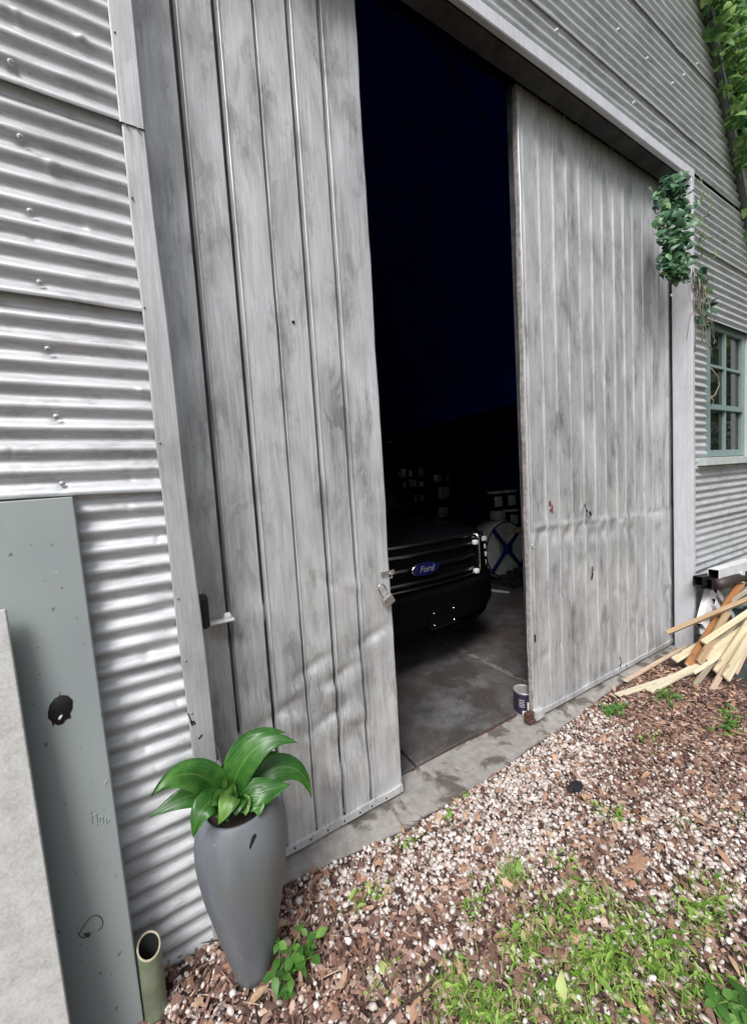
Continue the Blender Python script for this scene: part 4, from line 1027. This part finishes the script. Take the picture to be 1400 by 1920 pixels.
# vine along the roof edge
vn = thing('roof_vine', 'light green leafy vine climbing along the sloping roof edge', 'vine', (5.6, -.1, 3.8))
n = 2300; t = np.where(rs.random(n) < .75, rs.uniform(.5, 1.03, n), rs.uniform(-.05, .6, n)); off = np.abs(rs.normal(0, 1, n))
wide = np.interp(t, [-.05, .3, .6, .85, 1.0], [.60, .55, .45, .38, .25])
p0 = np.stack([6.1-1.85*t, np.zeros(n), 3.05+2.85*t], 1); nr = np.array([.84, 0, .545])
pos = p0+nr[None]*(off*wide-.09)[:,None]; pos[:,1] = -.13+np.clip(rs.normal(0, .05, n), -.12, .06)-.05*off*wide
leaf_cloud('vine_leaves', M['vine'], vn, pos, np.stack([rs.normal(.6, .5, n), rs.normal(.2, .5, n), rs.uniform(0, 6.28, n)], 1), rs.uniform(.04, .13, n), [lobed_t(3, i, .4, .35) for i in range(4)]+[lobed_t(5, 7, .4, .4)])
mb = MB()
for k in range(7):
    q = []; o_ = random.uniform(.0, .25)
    for i in range(14): tt = -.05+i*.075; q.append(on_edge(tt)+Vector((.84, 0, .545))*(o_+.06*math.sin(i+k))+Vector((0, -.12+.03*math.sin(i*1.7+k), 0)))
    mb.tube(q, .008, 5)
mb.build('vine_stems', M['deadstem'], vn, True)
# trees
def tree(label, loc, h, cr, crown, seed, nleaf, leafs, m, group=None, name='oak_tree'):
    rs = np.random.default_rng(seed); rr = random.Random(seed); t = thing(name, label, 'tree', loc, group); L = Vector(loc)
    mb = MB(); top = L+Vector((rr.uniform(-.3, .3), rr.uniform(-.3, .3), h*.7)); q = [L+(top-L)*f_+Vector((.12*math.sin(f_*5+seed), .1*math.cos(f_*4), 0)) for f_ in np.linspace(0, 1, 8)]
    q[0] = L.copy(); mb.tube(q, list(np.linspace(.05*h*.7, .012*h, 8)), 10); mb.build('trunk', M['bark'], t, True)
    lm = MB(); C_ = L+Vector(crown); cl = []
    for k in range(15):
        a = q[3+k % 4]; b = C_+Vector((rr.uniform(-1, 1)*cr[0]*.8, rr.uniform(-1, 1)*cr[1]*.8, rr.uniform(-.8, .9)*cr[2])); mid = a.lerp(b, .5)+Vector((0, 0, .2)); lm.tube([a, mid, b], [.012*h, .008*h, .003*h], 6); cl.append(b)
    lm.build('limb', M['bark'], t, True)
    cen = []
    for k in range(46):
        v = rs.normal(0, 1, 3); v /= np.linalg.norm(v); v *= rs.uniform(.45, 1.0); cen.append((C_.x+v[0]*cr[0], C_.y+v[1]*cr[1], C_.z+v[2]*cr[2]))
    cen += [tuple(b) for b in cl]; cen = np.array(cen); w = rs.integers(0, len(cen), nleaf)
    pos = cen[w]+rs.normal(0, 1, (nleaf, 3))*np.array(cr)[None]*.15
    pos[:, 2] = np.maximum(pos[:, 2], .15)
    leaf_cloud('crown', m, t, pos, np.stack([rs.normal(0, .8, nleaf), rs.normal(.3, .7, nleaf), rs.uniform(0, 6.28, nleaf)], 1), rs.uniform(.6, 1.3, nleaf)*leafs, [leaf_t(.3, .3, .3), leaf_t(.2, .2, .4)])
    return t
tree('olive green oak tree rising behind the right roof edge', (10.6, 2.6, 0), 11, (2.9, 2.6, 3.4), (0, -.6, 7.6), 3, 10000, .13, M['oak'])
gt = 'trees across the yard from the window'
tree('dense green tree standing across the yard nearest the window', (12.5, -3.2, 0), 7, (2.0, 1.9, 2.6), (0, 0, 3.8), 5, 7000, .16, M['oak'], gt)
tree('broad green tree across the yard farther from the barn', (15.5, -7.5, 0), 9, (2.8, 2.6, 3.4), (0, 0, 5.0), 6, 7000, .2, M['oak'], gt)
tree('tall slim tree across the yard beside the corner of the barn', (16.5, .2, 0), 9, (2.2, 2.2, 3.6), (0, 0, 5.0), 8, 6000, .2, M['oak'], gt)
sh = thing('shrub', 'small leafy green shrub at the far end of the lumber pile', 'shrub', (5.15, -.25, 0)); n = 260
leaf_cloud('foliage', M['vine'], sh, np.stack([rs.normal(5.15, .13, n), rs.normal(-.28, .08, n), rs.uniform(.1, .78, n)], 1), rs.normal(0, .7, (n, 3)), rs.uniform(.05, .1, n), [leaf_t(.3, .3, .36)])
mb = MB()
for k in range(6): mb.tube([(5.15, -.25, -.02), (5.15+random.uniform(-.12, .12), -.28+random.uniform(-.08, .08), .65)], [.006, .003], 5)
mb.build('stems', M['deadstem'], sh)

# ------------------------------------------------------------------ inside the barn
# pickup truck, nose to the door (front plane at y ~ .9, centre x = 1.90)
TX, TY = 1.885, .93
tk = thing('pickup_truck', 'black pickup truck parked nose out in the dark barn', 'truck', (TX, TY, 0))
def tb(): return MB()
# front fascia surfaces are swept: y grows towards the sides
def sweep(x): return .26*abs(x)**3.2
def facia(z0, z1, x0, x1, y0, name, m, parent, n=24, depth=.05, bev=.01):
    v = []
    for z, yy in ((z0, 0), (z1, .0)):
        for i in range(n):
            x = x0+(x1-x0)*i/(n-1); v.append((TX+x, TY+y0+sweep(x), z))
    for z in (z0, z1):
        for i in range(n):
            x = x0+(x1-x0)*i/(n-1); v.append((TX+x, TY+y0+sweep(x)+depth, z))
    f = [(i, i+1, n+i+1, n+i) for i in range(n-1)]+[(n+i, n+i+1, 3*n+i+1, 3*n+i) for i in range(n-1)]+[(2*n+i+1, 2*n+i, 3*n+i, 3*n+i+1) for i in range(n-1)]+[(i+1, i, 2*n+i, 2*n+i+1) for i in range(n-1)]
    f += [(0, n, 3*n, 2*n), (n-1, 2*n-1+0, 4*n-1, 3*n-1)][:1]
    f += [(2*n-1, n-1, 3*n-1, 4*n-1)]
    o = mesh_obj(name, v, f, m, parent)
    if bev: b = o.modifiers.new('bevel', 'BEVEL'); b.width = bev; b.segments = 2; b.limit_method = 'ANGLE'
    return o
# body: hood, cab and bed as one lofted shell (cross-sections along y)
def sect(yv, hw, zt, zs, zb): # half-width, top z, shoulder z, bottom z
    return [(-hw*.97, yv, zb), (-hw, yv, zs*.6+zb*.4), (-hw*.98, yv, zs), (-hw*.86, yv, zt-.02), (-hw*.5, yv, zt), (0, yv, zt+.015), (hw*.5, yv, zt), (hw*.86, yv, zt-.02), (hw*.98, yv, zs), (hw, yv, zs*.6+zb*.4), (hw*.97, yv, zb)]
secs = [sect(.10, .80, 1.17, 1.08, .62), sect(.20, .94, 1.24, 1.10, .60), sect(.5, .99, 1.28, 1.12, .45), sect(1.15, 1.0, 1.32, 1.14, .42), sect(1.42, 1.0, 1.34, 1.16, .42)]
v = [(TX+x, TY+yv, z) for s_ in secs for x, yv, z in s_]; nS = 11
f = [(j*nS+i, (j+1)*nS+i, (j+1)*nS+i+1, j*nS+i+1) for j in range(len(secs)-1) for i in range(nS-1)]+[tuple(range(nS))]
mesh_obj('hood', v, f, M['truck'], tk, True)
mb = MB()
cab = [(1.40, .98, 1.34), (1.95, .78, 1.90), (2.4, .76, 1.95), (3.6, .76, 1.93), (3.95, .95, 1.30)]
v = []; 
for yv, hw, z in cab: v += [(TX-hw, TY+yv, z), (TX+hw, TY+yv, z)]
v2 = []
for yv, hw, z in cab: v2 += [(TX-1.0, TY+yv, 1.28), (TX+1.0, TY+yv, 1.28)]
k = len(v); f = [(2*i, 2*i+2, 2*i+3, 2*i+1) for i in range(4)]+[(2*i, k+2*i, k+2*i+2, 2*i+2) for i in range(4)]+[(2*i+1, 2*i+3, k+2*i+3, k+2*i+1) for i in range(4)]
mesh_obj('cab', v+v2, f, M['truck'], tk)
mb = MB(); mb.box((TX-1.0, TY+1.42, .45), (TX+1.0, TY+4.0, 1.285)); mb.box((TX-1.0, TY+4.02, .5), (TX+1.0, TY+5.7, 1.25)); mb.build('body', M['truck'], tk, bevel=.04)
v = [(TX-.80, TY+1.46, 1.39), (TX+.80, TY+1.46, 1.39), (TX+.68, TY+1.93, 1.865), (TX-.68, TY+1.93, 1.865)]
mesh_obj('windshield', [(a, b-.02, c+.012) for a, b, c in v], [(0, 1, 2, 3)], M['glass'], tk)
facia(.835, 1.19, -.74, .74, .05, 'grille', M['plastic'], tk, depth=.06)
for zc in (1.115, 1.0, .885):
    facia(zc-.012, zc+.012, -.68, .68, .030, 'grille_bar', M['dchrome'], tk, depth=.03, bev=.006)
# chrome frame: right and left uprights, top and bottom lips
for s_ in (-1, 1):
    MB().tube([(TX+s_*.715, TY+.12, .83), (TX+s_*.735, TY+.105, .87), (TX+s_*.735, TY+.105, 1.15), (TX+s_*.71, TY+.12, 1.195)], .019, 10).build('grille_upright', M['chrome'], tk, True)
    MB().tube([(TX+s_*.775, TY+.13, .86), (TX+s_*.775, TY+.13, 1.18)], .008, 8).build('lamp_trim', M['chrome'], tk, True)
facia(1.185, 1.205, -.75, .75, .035, 'grille_lip', M['dchrome'], tk, depth=.05, bev=.005)
facia(.822, .840, -.75, .75, .035, 'grille_lip', M['dchrome'], tk, depth=.05, bev=.005)
for z in (1.125, .86): MB().box((TX+.615, TY+.04, z-.022), (TX+.665, TY+.085, z+.022)).build('grille_clip', M['whitemetal'], tk, bevel=.012)  # pale blocks standing for bright glints on the grille
for s_ in (-1, 1):
    hl_ = MB(); 
    pts = [(.765, .165, .86), (.765, .165, 1.19), (.90, .27, 1.19), (.985, .45, 1.16), (.99, .47, .88), (.90, .27, .86)]
    vv = [(TX+s_*a, TY+b-.05, c) for a, b, c in pts]
    o = mesh_obj('headlight', vv, [(0, 1, 2, 5), (5, 2, 3, 4)] if s_ > 0 else [(5, 2, 1, 0), (4, 3, 2, 5)], M['glass'], tk)
    bl = MB()
    for i in range(4): MB().box((TX+s_*.805-.022, TY+.108, .885+i*.075), (TX+s_*.805+.020+.01*(i % 2), TY+.122, .932+i*.075)).build('lamp_reflector', M['lens'], o, bevel=.008)  # pale blocks added as sparkle in front of the headlight
facia(.50, .80, -1.02, 1.02, -.03, 'bumper', M['plastic'], tk, depth=.16, bev=.03, n=40)
facia(.40, .495, -.95, .95, .03, 'air_dam', M['plastic'], tk, depth=.08, bev=.02, n=30)
lb = MB().box((TX-.02, TY-.055, .50), (TX+.29, TY-.033, .66)).build('plate_bracket', M['plastic'], tk, bevel=.004)
for x, z in ((.03, .63), (.24, .63), (.03, .53), (.24, .53)):
    MB().lathe([(0, -.012), (.006, -.010), (.008, 0)], (TX+x, TY-.055, z), 8, 'y').build('bolt', M['chrome'], lb, True)
MB().box((TX-.02, TY-.062, .500), (TX+.29, TY-.056, .506)).build('plate_lip', M['dchrome'], lb)
# blue oval badge with script
bd = MB(); n = 40; v = []; f = []
for rr_, yy in ((1.0, 0), (1.0, -.012), (.93, -.018), (.0, -.024)):
    for j in range(n):
        t = 2*math.pi*j/n; v.append((TX+.145*rr_*math.cos(t), TY-.005+yy, 1.0+.058*rr_*math.sin(t)))
ringf = [(i*n+(j+1) % n, i*n+j, (i+1)*n+j, (i+1)*n+(j+1) % n) for i in (0, 1) for j in range(n)]
facef = [(2*n+(j+1) % n, 2*n+j, 3*n+j, 3*n+(j+1) % n) for j in range(n)]
badge = mesh_obj('badge', v, facef, M['bluebadge'], tk, True)
mesh_obj('badge_rim', v, ringf, M['chrome'], badge, True)
cu = bpy.data.curves.new('badge_lettering', 'FONT'); cu.body = 'Ford'; cu.size = .075; cu.shear = .35; cu.extrude = .0015; cu.align_x = 'CENTER'; cu.align_y = 'CENTER'
to = bpy.data.objects.new('tmp_text', cu); COL.objects.link(to); bpy.context.view_layer.update()
me = bpy.data.meshes.new_from_object(to.evaluated_get(bpy.context.evaluated_depsgraph_get())); bpy.data.objects.remove(to)
me.materials.clear(); me.materials.append(plain('dull_silver_lettering', (.20, .20, .24), .4))
lt = bpy.data.objects.new('badge_lettering', me); COL.objects.link(lt); lt.parent = badge; lt.location = (0, -.031, 1.0); lt.rotation_euler = (R(90), 0, 0)
for s_ in (-1, 1):
    for yv in (.85, 4.7):
        wh = bpy.data.objects.new('wheel', None); COL.objects.link(wh); wh.parent = tk; wh.location = (s_*.86, yv, .40)
        MB().lathe([(.22, -.13), (.38, -.13), (.40, -.10), (.40, .10), (.38, .13), (.22, .13)], (TX+s_*.86, TY+yv, .40), 32, 'x').build('tyre', M['tyre'], wh, True)
        MB().lathe([(0, .08), (.06, .10), (.20, .07), (.23, .12), (.23, -.12), (0, -.1)], (TX+s_*.86, TY+yv, .40), 24, 'x').build('rim', M['dchrome'], wh, True)
    MB().box((TX+s_*1.12-.1, TY+1.75, 1.36), (TX+s_*1.12+.1, TY+1.85, 1.62)).build('mirror', M['plastic'], tk, bevel=.02)

# hose reel: pale coil with a blue cross frame
rc = Vector((5.0, 2.82, .50))
rl = thing('pipe_reel', 'large coil of pale green pipe on a reel with blue cross arms', 'reel', (rc.x, rc.y, 0))
mb = MB(); pr = []
for i in range(9):
    r0 = .13+i*.037
    for a_ in np.linspace(0, math.pi, 5): pr.append((r0+.0185-.0185*math.cos(a_), -.016*math.sin(a_)))
pr += [(.475, .0), (.48, .12), (.475, .36), (.13, .36)]
mb.lathe([(.02, .0)]+pr, rc, 56, 'y').build('pipe_coil', M['pipecoil'], rl, True)
mb = MB()
for a_ in (R(42), R(132)):
    d = Vector((math.cos(a_), 0, math.sin(a_))); mb.beam(rc-d*.50+Vector((0, -.035, 0)), rc+d*.50+Vector((0, -.035, 0)), .055, .03, up=(0, 1, 0)) if a_ < 1 else mb.beam(rc-d*.50+Vector((0, -.066, 0)), rc+d*.50+Vector((0, -.066, 0)), .055, .03, up=(0, 1, 0))
mb.build('cross_arm', M['bluestraps'], rl, bevel=.004)
MB().lathe([(0, -.10), (.06, -.10), (.075, -.09), (.075, -.02)], rc, 24, 'y').build('hub', M['bluestraps'], rl, True)
pts = [rc+Vector((.455*math.cos(t), -.02, .455*math.sin(t))) for t in np.linspace(0, 6.2832, 49)]
MB().tube(pts, .010, 6, cap=False).build('rim_ring', M['plastic'], rl, True)
MB().box((rc.x+.40, rc.y-.05, .42), (rc.x+.56, rc.y+.2, .72)).build('blue_bracket', M['bluestraps'], rl, bevel=.02)
# buckets in two stacks behind the reel
gb = 'buckets stacked behind the pipe reel'
def bucket(loc, label, m, pale):
    t = thing('bucket', label, 'bucket', loc, gb); L = Vector(loc)
    MB().lathe([(0, 0), (.125, 0), (.13, .005), (.146, .33), (.15, .34)], L, 24).build('bucket_body', m, t, True)
    MB().lathe([(.155, .315), (.157, .35), (.15, .358), (0, .355)], L, 24).build('lid', pale, t, True)
    v = []
    for i in range(7):
        a_ = R(-145+i*10); v += [(L.x+.148*math.cos(a_), L.y+.148*math.sin(a_), L.z+z) for z in (.08, .26)]
    mesh_obj('paper_label', v, [(2*i, 2*i+2, 2*i+3, 2*i+1) for i in range(6)], M['bucketpale'], t)
st = ['lowest', 'second from the floor', 'third from the floor', 'topmost']
for xx_, nm in ((5.52, 'left'), (5.88, 'right')):
    for k in range(4):
        bucket((xx_, 3.42+.03*(k % 2), .006+k*.36), '%s bucket in the %s stack behind the pipe reel' % (st[k], nm), M['bucketdark'] if (k == 3) == (nm == 'left') or k == 3 else M['bucketpale'], M['bucketpale'] if k != 0 else M['bucketdark'])
# paint can by the far door
cb = Vector((2.215, .262, -.008)); cn = thing('paint_can', 'dark labelled paint can standing on the sill at the far door edge', 'paint can', tuple(cb))
KS = .86
MB().lathe([(q*KS, z*KS) for q, z in [(0, 0), (.080, 0), (.083, .003), (.080, .006), (.080, .188), (.083, .191), (.083, .196), (.076, .196), (.072, .190), (.06, .186), (0, .186)]], cb, 40).build('can_body', M['cantin'], cn, True)
def band(a0, a1, z0, z1, r_b, name, m, parent):
    v = []; n = 60
    for i in range(n): a_ = R(a0+(a1-a0)*i/(n-1)); v += [(cb.x+KS*r_b*math.cos(a_), cb.y+KS*r_b*math.sin(a_), cb.z+KS*z) for z in (z0, z1)]
    return mesh_obj(name, v, [(2*i, 2*i+2, 2*i+3, 2*i+1) for i in range(n-1)], m, parent, True)
lab = band(100, 460, .012, .182, .0812, 'label', M['canlabel'], cn)
band(-122, -70, .02, .125, .0818, 'label_panel', M['white'], lab); band(-150, -128, .016, .05, .0818, 'label_panel', M['white'], lab)
for z in (.078, .092, .106, .12, .136): band(-168, -136, z, z+.004, .0818, 'label_line', M['bucketpale'], lab)
# black scrap pile on the floor, white stick, plank, broom, shelves
c = G(962, 1092, .0); v = []; nU, nV = 26, 22; rs3 = random.Random(2)
for j in range(nV):
    for i in range(nU):
        s_, t = i/(nU-1)*2-1, j/(nV-1)*2-1; h = max(0, 1-s_*s_)*max(0, 1-t*t)
        v.append((c.x+.25+s_*.55, c.y+.05+t*.32, .004+.13*h*(1+.6*rs3.uniform(-1, 1))))
tag(mesh_obj('scrap_heap', v, grid_faces(nU, nV), M['debris']), 'dark heap of crumpled scrap on the floor under the pipe reel', 'scrap heap')
tag(MB().beam(G(916, 1106, .02), G(954, 1111, .02), .04, .025).build('white_stick', M['whitemetal'], None, bevel=.004), 'short white stick on the floor beside the truck bumper', 'stick')
tag(MB().beam(W(958, 996, 2.3), W(958, 996, 2.3)+Vector((.9, .05, .0)), .05, .07).build('pale_plank', M['lath'], None), 'pale pinkish plank end showing behind the far door edge', 'plank')
a = W(901, 942, 4.6); b = W(887, 914, 4.6); dlt = (b-a)
bot = a-dlt*(a.z/dlt.z); bot.z = .01
tag(MB().tube([bot, b], .014, 8).build('broom_handle', M['whitemetal'], None, True), 'thin pale handle leaning in the dark beside the shelves', 'handle')
tag(MB().tube([W(726, 828.5, 6.0), W(757, 827.5, 6.0)], .012, 8).build('tube_rail', M['chrome'], None, True), 'thin shiny horizontal rail glinting above the truck', 'rail')  # chrome bar standing for the reflection of a fluorescent light
def shelf(label, x0, x1, y0, levels, h, seed):
    t = thing('metal_shelf', label, 'shelf', (x0, y0, 0))
    for x in (x0, x1):
        for yq in (y0, y0+.4): MB().box((x-.015, yq-.015, .01), (x+.015, yq+.015, h)).build('post', M['dchrome'], t)
    for z in levels: MB().box((x0+.016, y0-.012, z-.012), (x1-.016, y0+.41, z)).build('shelf_board', M['dchrome'], t)
    return t
s1 = W(818, 945, 5.2); s2 = W(858, 945, 5.2); ztop = W(840, 902, 5.2).z; zmid = W(840, 934, 5.2).z
shelf('grey metal shelf unit holding cans and bottles at the back', s1.x, s2.x, 5.2, (.4, zmid-.42, zmid, ztop), ztop+.02, 1)
kk = 0
def can(x, yq, z, r_c, h, m, label):
    ob = MB().lathe([(0, 0), (r_c, 0), (r_c, h*.94), (r_c*1.04, h*.95), (r_c*1.04, h), (r_c*.9, h), (r_c*.88, h*.97), (0, h*.97)], (x, yq, z), 18).build('storage_can', m, None, True)
    return tag(ob, label, 'can', 'cans and bottles on the back shelves')
cols_ = ['bucketpale', 'cantin', 'bucketdark', 'bucketpale', 'cantin']
order = ['first', 'second', 'third', 'fourth', 'fifth']
for z, lv in ((ztop, 'top board'), (zmid, 'middle board'), (zmid-.42, 'lower board')):
    for i in range(5):
        can(s1.x+.08+i*(s2.x-s1.x-.16)/4, 5.28+.04*(i % 2), z+.001, .05+.012*((i*7) % 3), .16+.05*((i*3+kk) % 3), M[cols_[(i+kk) % 5]], '%s can from the left on the %s of the metal shelf' % (order[i], lv))
    kk += 2
s3 = W(748, 930, 5.0); s4 = W(800, 930, 5.0); zt2 = W(770, 893, 5.0).z
shelf('dark shelf unit crowded with small pale items above the truck hood', s3.x, s4.x, 5.0, (.5, zt2-.55, zt2-.22, zt2), zt2+.03, 2)
for z, lv in ((zt2, 'top'), (zt2-.22, 'second'), (zt2-.55, 'third')):
    for i in range(5):
        can(s3.x+.08+i*(s4.x-s3.x-.16)/4, 5.06+.05*(i % 2), z+.001, .03+.01*((i*5) % 3), .10+.03*((i*2+kk) % 3), M[cols_[(i*2+kk) % 5]], '%s small jar from the left on the %s board of the dark shelf' % (order[i], lv))
    kk += 1

# ------------------------------------------------------------------ light, sky, camera
SUN_EL, SUN_AZ = 51, 225     # azimuth measured from +y towards +x
w = bpy.data.worlds.new('World'); S.world = w; w.use_nodes = True
nt = w.node_tree; bg = nt.nodes['Background']
sky = nt.nodes.new('ShaderNodeTexSky'); sky.sky_type = 'NISHITA'; sky.sun_disc = False
sky.sun_elevation = R(SUN_EL); sky.sun_rotation = R(SUN_AZ); sky.air_density = 1.0; sky.dust_density = 4.0; sky.ozone_density = 1.0
hs = nt.nodes.new('ShaderNodeHueSaturation'); hs.inputs['Saturation'].default_value = .42
nt.links.new(sky.outputs[0], hs.inputs['Color']); nt.links.new(hs.outputs[0], bg.inputs['Color']); bg.inputs['Strength'].default_value = .07
sd = bpy.data.lights.new('sun', 'SUN'); sd.energy = 1.5; sd.angle = R(24); sd.color = (1, .985, .965)
so = bpy.data.objects.new('sun', sd); COL.objects.link(so); so.location = (0, -5, 12)
d = Vector((math.sin(R(SUN_AZ))*math.cos(R(SUN_EL)), math.cos(R(SUN_AZ))*math.cos(R(SUN_EL)), math.sin(R(SUN_EL))))
so.rotation_euler = d.to_track_quat('Z', 'Y').to_euler()
cd = bpy.data.cameras.new('camera'); co = bpy.data.objects.new('camera', cd); COL.objects.link(co)
cd.sensor_fit = 'HORIZONTAL'; cd.sensor_width = 36; cd.lens = F/1400*36; cd.clip_start = .02; cd.clip_end = 1000
rgt, upv, fwd = MC
co.matrix_world = Matrix(((rgt[0], upv[0], -fwd[0], CAM[0]), (rgt[1], upv[1], -fwd[1], CAM[1]), (rgt[2], upv[2], -fwd[2], CAM[2]), (0, 0, 0, 1)))
S.camera = co
S.view_settings.view_transform = 'Standard'; S.view_settings.look = 'None'; S.view_settings.exposure = 0.97; S.view_settings.gamma = 1.0
S.cycles.max_bounces = 6
